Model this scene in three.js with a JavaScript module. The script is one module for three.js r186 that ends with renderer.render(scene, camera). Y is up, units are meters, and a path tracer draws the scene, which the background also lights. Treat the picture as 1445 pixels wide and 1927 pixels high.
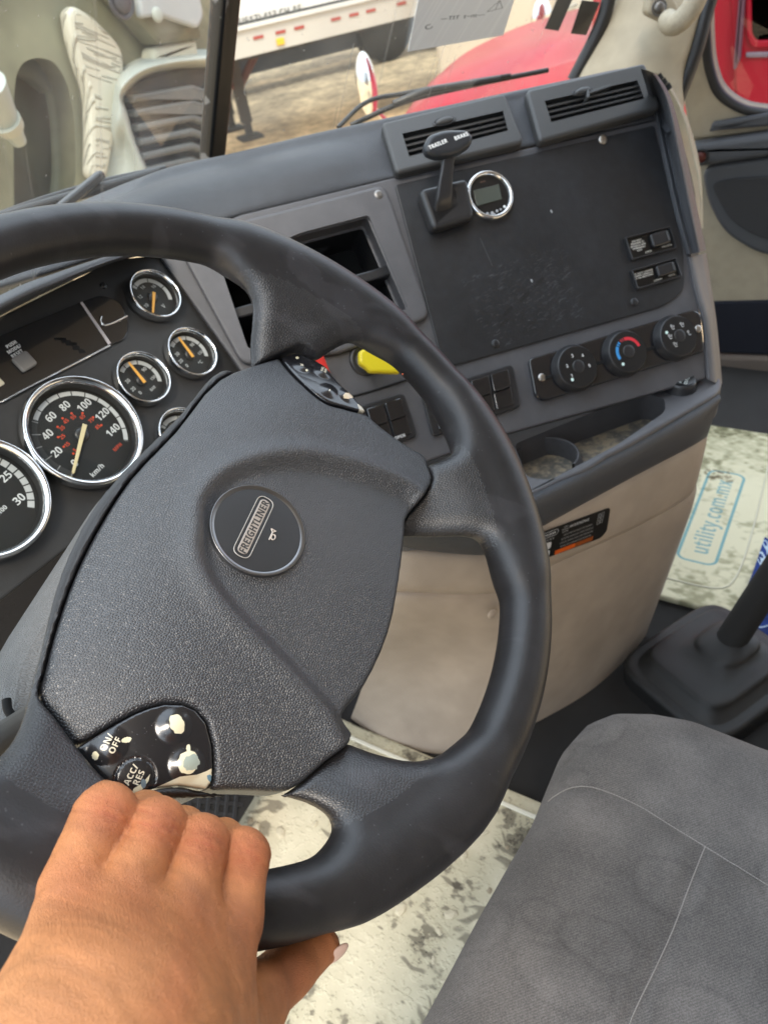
import * as THREE from 'three';
import { mergeGeometries, toCreasedNormals } from 'three/addons/utils/BufferGeometryUtils.js';
import { RoundedBoxGeometry } from 'three/addons/geometries/RoundedBoxGeometry.js';
import { TextGeometry } from 'three/addons/geometries/TextGeometry.js';
import { FontLoader } from 'three/addons/loaders/FontLoader.js';

// ---------------------------------------------------------------- camera, sky, sun, exposure
// Truck axes: x to the passenger side, y up, z to the rear. The yard is y = 0, the cab floor y = 1.2. The picture is taken from the driver's open door.
const RAD = Math.PI / 180, V3 = (x, y, z) => new THREE.Vector3(x, y, z);
const scene = new THREE.Scene();
const camera = new THREE.PerspectiveCamera(69.07, 767 / 1024, 0.02, 600);
camera.position.set(-0.834, 2.217, -0.268);
camera.rotation.set(-39 * RAD, -53 * RAD, -11 * RAD, 'YXZ');
camera.updateMatrixWorld();
camera.focus = 0.44; camera.userData.fStop = 13;
const renderer = new THREE.WebGLRenderer({ antialias: true });
renderer.setSize(767, 1024);
renderer.toneMapping = THREE.LinearToneMapping;
renderer.toneMappingExposure = 2.05;
renderer.shadowMap.enabled = true;
{ // an even bright overcast sky, a little brighter overhead
  const w = 128, h = 64, d = new Float32Array(w * h * 4);
  for (let y = 0; y < h; y++) for (let x = 0; x < w; x++) {
    const e = Math.sin(((y + 0.5) / h - 0.5) * Math.PI), i = (y * w + x) * 4;
    const l = e > 0 ? 1.0 + 0.75 * e : 0.34;
    d.set(e > 0 ? [l * 0.87, l * 1.0, l * 1.15, 1] : [l * 0.9, l * 0.78, l * 0.6, 1], i);
  }
  const t = new THREE.DataTexture(d, w, h, THREE.RGBAFormat, THREE.FloatType);
  t.mapping = THREE.EquirectangularReflectionMapping; t.magFilter = THREE.LinearFilter; t.needsUpdate = true;
  scene.background = t; scene.environment = t;
}
const sun = new THREE.DirectionalLight(0xfff0dc, 1.5);
sun.position.set(-5, 9, 2.2); sun.target.position.set(-0.3, 1.6, -0.5); scene.add(sun, sun.target);
sun.castShadow = true; sun.shadow.radius = 30; sun.shadow.mapSize.set(2048, 2048);
Object.assign(sun.shadow.camera, { left: -12, right: 12, top: 12, bottom: -12, near: 0.1, far: 60 });

// ---------------------------------------------------------------- sight lines and frames (the survey of the cab)
const F_PX = 1400, CAM = camera.position.clone();
const ray = (x, y) => V3((x - 722.5) / F_PX, (963.5 - y) / F_PX, -1).normalize().applyQuaternion(camera.quaternion);
const at = (x, y, d) => CAM.clone().addScaledVector(ray(x, y), d);
const frame = (o, n, up = V3(0, 1, 0)) => { n = n.clone().normalize(); const u = up.clone().cross(n).normalize(); return { o: o.clone(), u, v: n.clone().cross(u), n }; };
const on = (F, x, y, off = 0) => { const r = ray(x, y), o = F.o.clone().addScaledVector(F.n, off); return CAM.clone().addScaledVector(r, o.sub(CAM).dot(F.n) / r.dot(F.n)); };
const loc = (F, x, y, off = 0) => { const p = on(F, x, y, off).sub(F.o); return new THREE.Vector2(p.dot(F.u), p.dot(F.v)); };
const move = (F, x, y, off = 0) => ({ ...F, o: on(F, x, y, off) });
const out = (F, x, y, z = 0) => F.o.clone().addScaledVector(F.u, x).addScaledVector(F.v, y).addScaledVector(F.n, z);
const quat = (F) => new THREE.Quaternion().setFromRotationMatrix(new THREE.Matrix4().makeBasis(F.u, F.v, F.n));
const level = (y) => frame(V3(0, y, 0), V3(0, 1, 0), V3(0, 0, -1));
const atY = (x, y, h) => on(level(h), x, y);
const atX = (x, y, h) => on(frame(V3(h, 0, 0), V3(-1, 0, 0)), x, y);

// ---------------------------------------------------------------- small tools
let seed = 7;
const rnd = () => { seed = (seed + 0x6d2b79f5) | 0; let t = Math.imul(seed ^ (seed >>> 15), 1 | seed); t = (t + Math.imul(t ^ (t >>> 7), 61 | t)) ^ t; return ((t ^ (t >>> 14)) >>> 0) / 4294967296; };
const hash = (x, y, s = 0) => { let h = Math.imul(x | 0, 374761393) + Math.imul(y | 0, 668265263) + Math.imul(s | 0, 1274126177); h = Math.imul(h ^ (h >>> 13), 1274126177); return ((h ^ (h >>> 16)) >>> 0) / 4294967296; };
const clamp = (x, a = 0, b = 1) => Math.min(b, Math.max(a, x)), lerp = (a, b, t) => a + (b - a) * t;
const sstep = (a, b, x) => { const t = clamp((x - a) / (b - a)); return t * t * (3 - 2 * t); };
const wrap = (i, n) => ((i % n) + n) % n;
function vnoise(x, y, per, s) {
  const xi = Math.floor(x), yi = Math.floor(y), fx = x - xi, fy = y - yi, u = fx * fx * (3 - 2 * fx), v = fy * fy * (3 - 2 * fy);
  const g = (i, j) => hash(wrap(xi + i, per), wrap(yi + j, per), s);
  return lerp(lerp(g(0, 0), g(1, 0), u), lerp(g(0, 1), g(1, 1), u), v);
}
function fbm(x, y, per, s, oct = 4) { let a = 0, w = 0.5, t = 0; for (let o = 0; o < oct; o++) { a += w * vnoise(x, y, per, s + o * 17); t += w; x *= 2; y *= 2; per *= 2; w *= 0.5; } return a / t; }
function texture(n, fn, srgb) { // fn(u, v) gives a grey or [r, g, b] in 0..1
  const d = new Uint8Array(n * n * 4);
  for (let y = 0; y < n; y++) for (let x = 0; x < n; x++) {
    const c = fn(x / n, y / n), i = (y * n + x) * 4;
    for (let k = 0; k < 3; k++) d[i + k] = clamp(c.length ? c[k] : c) * 255;
    d[i + 3] = 255;
  }
  const t = new THREE.DataTexture(d, n, n); t.wrapS = t.wrapT = THREE.RepeatWrapping; t.magFilter = THREE.LinearFilter;
  if (srgb) t.colorSpace = THREE.SRGBColorSpace;
  t.needsUpdate = true; return t;
}
const sized = (t, m) => { const c = t.clone(); c.repeat.set(1 / m, 1 / m); c.needsUpdate = true; return c; };
function canvasTexture(w, h, draw) { const c = document.createElement('canvas'); c.width = w; c.height = h; draw(c.getContext('2d'), w, h); const t = new THREE.CanvasTexture(c); t.colorSpace = THREE.SRGBColorSpace; return t; }

const TAKEN = new Map();
const numbered = (n) => { const k = TAKEN.get(n) ?? 0; TAKEN.set(n, k + 1); return k ? `${n}_${String(k).padStart(3, '0')}` : n; };
const tag = (o, label, category, group, kind) => { if (label) o.userData.label = label; if (category) o.userData.category = category; if (group) o.userData.group = group; if (kind) o.userData.kind = kind; return o; };
function thing(F, name, label, category, group) { const g = new THREE.Group(); g.name = numbered(name); g.position.copy(F.o); g.quaternion.copy(quat(F)); scene.add(g); return tag(g, label, category, group); }
function part(parent, name, geo, mat, label) {
  const m = new THREE.Mesh(geo, mat); m.name = name; m.castShadow = m.receiveShadow = true; parent.add(m); if (label) m.userData.label = label; return m;
}
const here = (o, pos, q) => { o.position.copy(pos); if (q) o.quaternion.copy(q); return o; };
// geometry given in the world, turned into the axes of frame F
const into = (F, g) => { const m = new THREE.Matrix4().makeBasis(F.u, F.v, F.n).setPosition(F.o).invert(); return g.applyMatrix4(m); };
function roundShape(pts, r = 0, Kind = THREE.Shape, steps = 5) { // a closed outline with rounded corners, no point twice
  const list = [], n = pts.length;
  pts.forEach((p, i) => {
    const a = pts[(i + n - 1) % n], b = pts[(i + 1) % n], rr = Array.isArray(r) ? r[i] : r, da = a.clone().sub(p), db = b.clone().sub(p), k = Math.min(rr, da.length() * 0.45, db.length() * 0.45);
    if (k < 2e-4) { list.push(p.clone()); return; }
    const p0 = p.clone().addScaledVector(da.normalize(), k), p1 = p.clone().addScaledVector(db.normalize(), k);
    for (let j = 0; j <= steps; j++) { const t = j / steps, m = 1 - t; list.push(new THREE.Vector2(m * m * p0.x + 2 * m * t * p.x + t * t * p1.x, m * m * p0.y + 2 * m * t * p.y + t * t * p1.y)); }
  });
  return new Kind(list);
}
const sight = (F, list, r, off = 0, Kind) => roundShape(list.map(([x, y]) => loc(F, x, y, off)), r, Kind);
const P2 = (list) => list.map(([x, y]) => new THREE.Vector2(x, y));
const box2 = (w, h, x = 0, y = 0) => P2([[x - w / 2, y - h / 2], [x + w / 2, y - h / 2], [x + w / 2, y + h / 2], [x - w / 2, y + h / 2]]);
function slab(shape, z0, z1, b = 0.001, seg = 2) {
  const d = z1 - z0, g = new THREE.ExtrudeGeometry(shape, { depth: Math.max(d - 2 * b, 1e-4), bevelEnabled: b > 0, bevelThickness: b, bevelSize: b, bevelOffset: -b, bevelSegments: seg, curveSegments: 10 });
  return g.translate(0, 0, z0 + b);
}
const sheet = (w, h, x = 0, y = 0, z = 0) => new THREE.PlaneGeometry(w, h).translate(x, y, z);
const merge = (list) => mergeGeometries(list.map((g) => { const c = g.index ? g.toNonIndexed() : g.clone(); for (const k of Object.keys(c.attributes)) if (!['position', 'normal', 'uv'].includes(k)) c.deleteAttribute(k); return c; }));
const disc = (r, h, z = 0, n = 40) => new THREE.CylinderGeometry(r, r, h, n).rotateX(Math.PI / 2).translate(0, 0, z + h / 2);
function lathe(prof, n = 56) { return new THREE.LatheGeometry(P2(prof), n).rotateX(Math.PI / 2); } // profile [radius, height] turned about z
function dome(r, h, z = 0, n = 24) { return lathe([[r, 0], [r * 0.96, h * 0.4], [r * 0.8, h * 0.75], [r * 0.45, h * 0.96], [0.00001, h]].map(([a, b]) => [a, b]), n).translate(0, 0, z); }
function tube(pts, r, seg = 40, rad = 10, closed = false) { return new THREE.TubeGeometry(new THREE.CatmullRomCurve3(pts, closed), seg, r, rad, closed); }
function rod(a, b, ra, rb = ra, n = 16) { const d = b.clone().sub(a), g = new THREE.CylinderGeometry(rb, ra, d.length(), n); g.applyQuaternion(new THREE.Quaternion().setFromUnitVectors(V3(0, 1, 0), d.clone().normalize())); return g.translate((a.x + b.x) / 2, (a.y + b.y) / 2, (a.z + b.z) / 2); }
// a smooth skin through rows of points (all rows the same length), resampled with splines both ways
function loft(rows, nu = 40, nv = 24) {
  const cr = (p, t) => { const n = p.length - 1, f = clamp(t * n, 0, n), i = Math.min(Math.floor(f), n - 1), k = f - i; const g = (j) => p[clamp(j, 0, n)]; const a = g(i - 1), b = g(i), c = g(i + 1), d = g(i + 2);
    const q = (m) => 0.5 * (2 * b[m] + (c[m] - a[m]) * k + (2 * a[m] - 5 * b[m] + 4 * c[m] - d[m]) * k * k + (3 * b[m] - a[m] - 3 * c[m] + d[m]) * k * k * k); return V3(q('x'), q('y'), q('z')); };
  const pos = [], uv = [], idx = [], grid = [];
  for (let j = 0; j <= nv; j++) { const col = []; for (const r of rows) col.push(r); const line = []; for (let i = 0; i <= nu; i++) line.push(cr(col.map((r) => cr(r, i / nu)), j / nv)); grid.push(line); }
  grid.forEach((line, j) => { let s = 0; line.forEach((p, i) => { if (i) s += p.distanceTo(line[i - 1]); const t = j ? uv[((j - 1) * (nu + 1) + i) * 2 + 1] + p.distanceTo(grid[j - 1][i]) : 0; pos.push(p.x, p.y, p.z); uv.push(s, t); }); });
  for (let j = 0; j < nv; j++) for (let i = 0; i < nu; i++) { const a = j * (nu + 1) + i, b = a + nu + 1; idx.push(a, b, a + 1, a + 1, b, b + 1); }
  const g = new THREE.BufferGeometry(); g.setAttribute('position', new THREE.Float32BufferAttribute(pos, 3)); g.setAttribute('uv', new THREE.Float32BufferAttribute(uv, 2)); g.setIndex(idx); g.computeVertexNormals(); return g;
}
// surface nets: the zero surface of a distance field on a grid; pick(x, y, z) sorts the faces into several geometries
function net(f, lo, hi, h, { plan, uv = (x, y) => [x, y], pick } = {}) {
  const N = lo.map((l, k) => Math.ceil((hi[k] - l) / h) + 1), [nx, ny, nz] = N, val = new Float32Array(nx * ny * nz), id = new Int32Array(nx * ny * nz).fill(-1);
  for (let j0 = 0; j0 < ny; j0 += 4) for (let i0 = 0; i0 < nx; i0 += 4) { // blocks that lie clear of the surface are filled with one value
    const cx = lo[0] + (i0 + 1.5) * h, cy = lo[1] + (j0 + 1.5) * h, cp = plan ? plan(cx, cy) : 0, cols = [];
    for (let k0 = 0; k0 < nz; k0 += 4) {
      const v = f(cx, cy, lo[2] + (k0 + 1.5) * h, cp), skip = Math.abs(v) > 4.6 * h;
      for (let j = j0; j < Math.min(j0 + 4, ny); j++) for (let i = i0; i < Math.min(i0 + 4, nx); i++) { const x = lo[0] + i * h, y = lo[1] + j * h, p = plan && !skip ? (cols[(j - j0) * 4 + i - i0] ??= plan(x, y)) : 0; for (let k = k0; k < Math.min(k0 + 4, nz); k++) val[(k * ny + j) * nx + i] = skip ? v : f(x, y, lo[2] + k * h, p); }
    }
  }
  const pos = [], nor = [], uvs = [], C = [[0, 0, 0], [1, 0, 0], [0, 1, 0], [1, 1, 0], [0, 0, 1], [1, 0, 1], [0, 1, 1], [1, 1, 1]], E = [[0, 1], [2, 3], [4, 5], [6, 7], [0, 2], [1, 3], [4, 6], [5, 7], [0, 4], [1, 5], [2, 6], [3, 7]];
  const cc = new Float64Array(8), A = (i, j, k) => val[(k * ny + j) * nx + i];
  for (let k = 0; k < nz - 1; k++) for (let j = 0; j < ny - 1; j++) for (let i = 0; i < nx - 1; i++) {
    const b0 = (k * ny + j) * nx + i, b1 = b0 + nx * ny, c = cc; c[0] = val[b0]; c[1] = val[b0 + 1]; c[2] = val[b0 + nx]; c[3] = val[b0 + nx + 1]; c[4] = val[b1]; c[5] = val[b1 + 1]; c[6] = val[b1 + nx]; c[7] = val[b1 + nx + 1];
    let m = 0; for (let q = 0; q < 8; q++) if (c[q] < 0) m |= 1 << q;
    if (m === 0 || m === 255) continue;
    let x = 0, y = 0, z = 0, n = 0;
    for (const [a, b] of E) if ((c[a] < 0) !== (c[b] < 0)) { const t = c[a] / (c[a] - c[b]); x += C[a][0] + t * (C[b][0] - C[a][0]); y += C[a][1] + t * (C[b][1] - C[a][1]); z += C[a][2] + t * (C[b][2] - C[a][2]); n++; }
    const fx = x / n, fy = y / n, fz = z / n; x = lo[0] + (i + fx) * h; y = lo[1] + (j + fy) * h; z = lo[2] + (k + fz) * h;
    const bl = (q, r, s, t) => lerp(lerp(c[q], c[r], fy), lerp(c[s], c[t], fy), fz);
    const g = V3(bl(1, 3, 5, 7) - bl(0, 2, 4, 6), lerp(lerp(c[2] - c[0], c[3] - c[1], fx), lerp(c[6] - c[4], c[7] - c[5], fx), fz), lerp(lerp(c[4] - c[0], c[5] - c[1], fx), lerp(c[6] - c[2], c[7] - c[3], fx), fy)).normalize();
    id[(k * ny + j) * nx + i] = pos.length / 3; pos.push(x, y, z); nor.push(g.x, g.y, g.z); uvs.push(...uv(x, y, z));
  }
  const idx = {}, I = (i, j, k) => id[(k * ny + j) * nx + i];
  const quad = (a, b, c, d, flip) => { const key = pick ? pick(pos[a * 3], pos[a * 3 + 1], pos[a * 3 + 2]) : 'all'; (idx[key] ??= []).push(...(flip ? [a, c, b, a, d, c] : [a, b, c, a, c, d])); };
  for (let k = 1; k < nz - 1; k++) for (let j = 1; j < ny - 1; j++) for (let i = 1; i < nx - 1; i++) {
    const s = A(i, j, k) < 0;
    if (s !== A(i + 1, j, k) < 0) quad(I(i, j - 1, k - 1), I(i, j, k - 1), I(i, j, k), I(i, j - 1, k), !s);
    if (s !== A(i, j + 1, k) < 0) quad(I(i - 1, j, k - 1), I(i - 1, j, k), I(i, j, k), I(i, j, k - 1), !s);
    if (s !== A(i, j, k + 1) < 0) quad(I(i - 1, j - 1, k), I(i, j - 1, k), I(i, j, k), I(i - 1, j, k), !s);
  }
  const made = {};
  for (const [key, list] of Object.entries(idx)) {
    const map = new Map(), p = [], n = [], t = [], o = list.map((v) => { if (!map.has(v)) { map.set(v, p.length / 3); p.push(pos[v * 3], pos[v * 3 + 1], pos[v * 3 + 2]); n.push(nor[v * 3], nor[v * 3 + 1], nor[v * 3 + 2]); t.push(uvs[v * 2], uvs[v * 2 + 1]); } return map.get(v); });
    const g = new THREE.BufferGeometry(); g.setAttribute('position', new THREE.Float32BufferAttribute(p, 3)); g.setAttribute('normal', new THREE.Float32BufferAttribute(n, 3)); g.setAttribute('uv', new THREE.Float32BufferAttribute(t, 2)); g.setIndex(o); made[key] = g;
  }
  return pick ? made : made.all;
}
const smin = (a, b, k) => { const h = Math.max(k - Math.abs(a - b), 0) / k; return Math.min(a, b) - h * h * k * 0.25; };
const smax = (a, b, k) => -smin(-a, -b, k);
function polyDist(pts, x, y) { // signed distance to a closed polygon [[x, y], ...], negative inside
  let d = 1e9, s = 1;
  for (let i = 0, j = pts.length - 1; i < pts.length; j = i++) {
    const ex = pts[j][0] - pts[i][0], ey = pts[j][1] - pts[i][1], wx = x - pts[i][0], wy = y - pts[i][1], t = clamp((wx * ex + wy * ey) / (ex * ex + ey * ey));
    const bx = wx - ex * t, by = wy - ey * t; d = Math.min(d, bx * bx + by * by);
    const a = y >= pts[i][1], b = y < pts[j][1], c = ex * wy > ey * wx; if ((a && b && c) || (!a && !b && !c)) s = -s;
  }
  return s * Math.sqrt(d);
}
function smoothLoop(pts, n = 6) { return new THREE.CatmullRomCurve3(pts.map(([x, y]) => V3(x, y, 0)), true, 'centripetal').getPoints(pts.length * n).slice(0, -1).map((p) => [p.x, p.y]); }
function cone(p, a, b, ra, rb) { const abx = b.x - a.x, aby = b.y - a.y, abz = b.z - a.z, px = p.x - a.x, py = p.y - a.y, pz = p.z - a.z, t = clamp((px * abx + py * aby + pz * abz) / (abx * abx + aby * aby + abz * abz)); return Math.hypot(px - abx * t, py - aby * t, pz - abz * t) - lerp(ra, rb, t); }

// ---------------------------------------------------------------- materials
const lin = (r, g, b) => new THREE.Color().setRGB(r, g, b);
const M = (color, roughness = 0.6, extra = {}) => new THREE.MeshPhysicalMaterial({ color: Array.isArray(color) ? lin(...color) : color, roughness, side: THREE.DoubleSide, ...extra });
const cells = (n, k, s, stretch = 1) => texture(n, (u, v) => { // pebbled leather: raised cells with creases between them
  const x = u * k, y = v * k; let a = 9, b = 9; const xi = Math.floor(x), yi = Math.floor(y);
  for (let j = -2; j <= 2; j++) for (let i = -2; i <= 2; i++) { const cx = wrap(xi + i, k), cy = wrap(yi + j, k), dx = xi + i + 0.1 + 0.8 * hash(cx, cy, s) - x, dy = (yi + j + 0.1 + 0.8 * hash(cx, cy, s + 5) - y) * stretch, d = Math.hypot(dx, dy); if (d < a) { b = a; a = d; } else if (d < b) b = d; }
  return clamp(sstep(0, 0.42, b - a) * 0.85 + 0.15 * fbm(u * 16, v * 16, 16, s + 9, 3));
});
const LEATHER = cells(768, 30, 3, 0.72), PEBBLE = cells(384, 30, 11);
const FINE = texture(512, (u, v) => fbm(u * 90, v * 90, 90, 21, 3));
const SMUDGE = texture(512, (u, v) => { const a = fbm(u * 5, v * 5, 5, 31, 5), b = fbm(u * 24, v * 24, 24, 41, 4); return 0.7 + 0.36 * a + 0.2 * (b - 0.5); });
const WEAVE = texture(256, (u, v) => { const a = Math.sin((u * 40 + v * 40) * 2 * Math.PI) * 0.5 + 0.5, b = Math.sin((u * 40 - v * 40) * 2 * Math.PI) * 0.5 + 0.5; return 0.35 * a + 0.35 * b + 0.3 * hash(u * 256, v * 256, 3); });
const grain = (t, m, h) => ({ bumpMap: sized(t, m), bumpScale: h });
// dust, specks and wiper smears on the windshield: where the map is darker the glass lets less through
const GRIME = canvasTexture(1024, 512, (c) => { c.fillStyle = '#fff'; c.fillRect(0, 0, 1024, 512); for (let i = 0; i < 60; i++) { const x = 1024 * rnd(), y = 512 * rnd(), r = 20 + 90 * rnd(), g = c.createRadialGradient(x, y, 0, x, y, r); g.addColorStop(0, `rgba(150,150,150,${0.1 + 0.25 * rnd()})`); g.addColorStop(1, 'rgba(150,150,150,0)'); c.fillStyle = g; c.fillRect(x - r, y - r, 2 * r, 2 * r); } for (let i = 0; i < 420; i++) { c.fillStyle = `rgba(70,70,70,${0.15 + 0.5 * rnd()})`; c.beginPath(); c.arc(1024 * rnd(), 512 * rnd(), 0.5 + 1.4 * rnd() * rnd(), 0, 7); c.fill(); } for (let i = 0; i < 46; i++) { const x = 1024 * rnd(), y = 512 * rnd(), a = 6.3 * rnd(), r = 3 + 9 * rnd(); c.strokeStyle = `rgba(60,60,60,${0.2 + 0.5 * rnd()})`; c.lineWidth = 0.7 + rnd(); c.beginPath(); c.arc(x, y, r, a, a + 1 + 1.6 * rnd()); c.stroke(); } for (let i = 0; i < 26; i++) { const x = 1024 * rnd(), y = 512 * rnd(); c.strokeStyle = `rgba(120,120,120,${0.1 + 0.25 * rnd()})`; c.lineWidth = 2 + 5 * rnd(); c.beginPath(); c.moveTo(x, y); c.lineTo(x + 30 * (rnd() - 0.5), y + 80 + 140 * rnd()); c.stroke(); } });
GRIME.colorSpace = THREE.NoColorSpace;
const MAT = {
  pad: M([0.026, 0.027, 0.031], 0.4, { ior: 1.75, ...grain(LEATHER, 0.044, 0.00024), map: sized(SMUDGE, 0.23) }),
  rim: M([0.017, 0.0165, 0.018], 0.46, { ior: 1.5, ...grain(FINE, 0.05, 0.00012) }),
  dash: M([0.045, 0.048, 0.056], 0.43, { ior: 1.55, ...grain(PEBBLE, 0.05, 0.0004), map: sized(SMUDGE, 0.31) }),
  fascia: M([0.088, 0.086, 0.092], 0.5, { ...grain(WEAVE, 0.06, 0.00015), map: sized(SMUDGE, 0.27) }),
  plate: M([0.015, 0.0155, 0.017], 0.5, { ...grain(FINE, 0.06, 0.0001), map: sized(SMUDGE, 0.17) }),
  cluster: M([0.028, 0.027, 0.026], 0.55, { ...grain(FINE, 0.05, 0.0001), map: sized(SMUDGE, 0.2) }),
  vent: M([0.042, 0.042, 0.042], 0.42, grain(FINE, 0.05, 0.0001)),
  black: M([0.016, 0.016, 0.017], 0.4), void: M([0.004, 0.004, 0.004], 0.9), gloss: M([0.012, 0.012, 0.014], 0.16, { clearcoat: 0.6, clearcoatRoughness: 0.1 }),
  satin: M([0.022, 0.022, 0.024], 0.32), rubber: M([0.012, 0.0115, 0.011], 0.5, grain(FINE, 0.05, 0.0002)),
  chrome: M([0.78, 0.79, 0.8], 0.12, { metalness: 1 }), steel: M([0.45, 0.43, 0.4], 0.35, { metalness: 1 }), dull: M([0.2, 0.19, 0.18], 0.4, { metalness: 0.8 }),
  beige: M([0.37, 0.3, 0.235], 0.6, { ...grain(FINE, 0.06, 0.00015), map: sized(SMUDGE, 0.6) }),
  trim: M([0.4, 0.345, 0.25], 0.6, { ...grain(FINE, 0.06, 0.00015), map: sized(SMUDGE, 0.5) }),
  doorGrey: M([0.06, 0.063, 0.07], 0.6, grain(FINE, 0.05, 0.0002)),
  white: M([0.78, 0.78, 0.76], 0.5), glass: new THREE.MeshPhysicalMaterial({ color: lin(0.97, 0.985, 0.97), roughness: 0, transmission: 1, thickness: 0, ior: 1.5, specularIntensity: 0.5, side: THREE.DoubleSide }),
  dusty: new THREE.MeshPhysicalMaterial({ color: lin(0.9, 0.9, 0.86), roughness: 0, transmission: 0.92, transmissionMap: GRIME, thickness: 0, ior: 1.5, specularIntensity: 0.4, side: THREE.DoubleSide }), tinted: new THREE.MeshPhysicalMaterial({ color: lin(0.5, 0.46, 0.52), roughness: 0, transmission: 1, thickness: 0, ior: 1.5, specularIntensity: 0.5, side: THREE.DoubleSide }),
  carpet: M([0.03, 0.027, 0.025], 0.95, { ...grain(FINE, 0.03, 0.002), map: sized(SMUDGE, 0.4) }),
};
const print = (t, rough = 0.5, extra = {}) => M(0xffffff, rough, { map: t, ...extra });
const font = await new FontLoader().loadAsync('fonts/droid/droid_sans_bold.typeface.json');
const glyphs = (s, size, depth = 0.0004) => { const g = new TextGeometry(s, { font, size, depth, curveSegments: 3, bevelEnabled: false }); g.computeBoundingBox(); const b = g.boundingBox; return g.translate(-(b.min.x + b.max.x) / 2, -(b.min.y + b.max.y) / 2, 0); };
function lines(c, list, x, y, size, step, color = '#ddd', face = 'sans-serif', align = 'center') { c.fillStyle = color; c.textAlign = align; c.textBaseline = 'middle'; c.font = `bold ${size}px ${face}`; list.forEach((s, i) => c.fillText(s, x, y + i * step)); }
function screw(parent, x, y, z, r = 0.0035, mat = MAT.dull) { const s = part(parent, 'screw', merge([dome(r, r * 0.5), disc(r * 0.45, 0.0004, r * 0.46, 6)]), mat); s.position.set(x, y, z); return s; }

// frames of the cab's main surfaces
const FW = frame(V3(-0.6, 1.95, -0.55), V3(0.019, 0.737, 0.676), V3(0.019, 0.737, 0.676).cross(V3(0.961, 0.172, -0.215))); // steering wheel
const FC = frame(V3(0.013, 1.876, -0.595), V3(-0.466, 0.62, 0.631)); // control face turned towards the driver
const F1 = frame(at(152, 817, 0.75), V3(0, 0.6, 0.8)); // instrument panel
const FV = frame(on(FC, 985, 272), FC.n.clone().applyAxisAngle(FC.u, -13 * RAD)); // air vents, leaning back further
const FK = frame(V3(-0.108, 1.69, -0.448), V3(-0.472, 0, 0.881)); // front of the console under the control face
const FD = frame(V3(0.98, 1.7, -0.5), V3(-1, 0, 0)); // passenger door

// ---------------------------------------------------------------- the setting: yard, cab floor, firewall
{
  const sandTex = texture(512, (u, v) => { const a = fbm(u * 8, v * 8, 8, 51, 5), b = fbm(u * 60, v * 60, 60, 61, 3); const k = 0.75 + 0.45 * (a - 0.5) + 0.3 * (b - 0.5); return [1.12 * k, 0.97 * k, 0.76 * k]; }, true);
  const g = new THREE.PlaneGeometry(400, 400).rotateX(-Math.PI / 2); g.attributes.uv.array.forEach((x, i, a) => { a[i] = x * 400; });
  tag(part(scene, 'ground', g, M(0xffffff, 0.95, { map: sized(sandTex, 5) })), null, null, null, 'structure');
  const fl = new THREE.BoxGeometry(2.1, 0.04, 1.5); fl.attributes.uv.array.forEach((x, i, a) => { a[i] = x * 2; });
  tag(here(part(scene, 'floor', fl, MAT.carpet), V3(0.02, 1.18, -0.4)), null, null, null, 'structure');
  tag(here(part(scene, 'wall', new THREE.BoxGeometry(2.1, 0.5, 0.04), MAT.carpet), V3(0.02, 1.45, -1.18)), null, null, null, 'structure');
  tag(here(part(scene, 'wall', new THREE.BoxGeometry(0.05, 1.62, 1.02), M([0.4, 0.39, 0.37], 0.8)), V3(-1.085, 2.02, 0.46)), null, null, null, 'structure');
  tag(here(part(scene, 'roof', new THREE.BoxGeometry(2.16, 0.05, 1.4), M([0.4, 0.39, 0.37], 0.8)), V3(0.02, 2.86, 0.3)), null, null, null, 'structure');
  tag(here(part(scene, 'wall', new THREE.BoxGeometry(2.16, 1.7, 0.05), M([0.4, 0.39, 0.37], 0.8)), V3(0.02, 2.02, 0.98)), null, null, null, 'structure');
}

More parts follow.
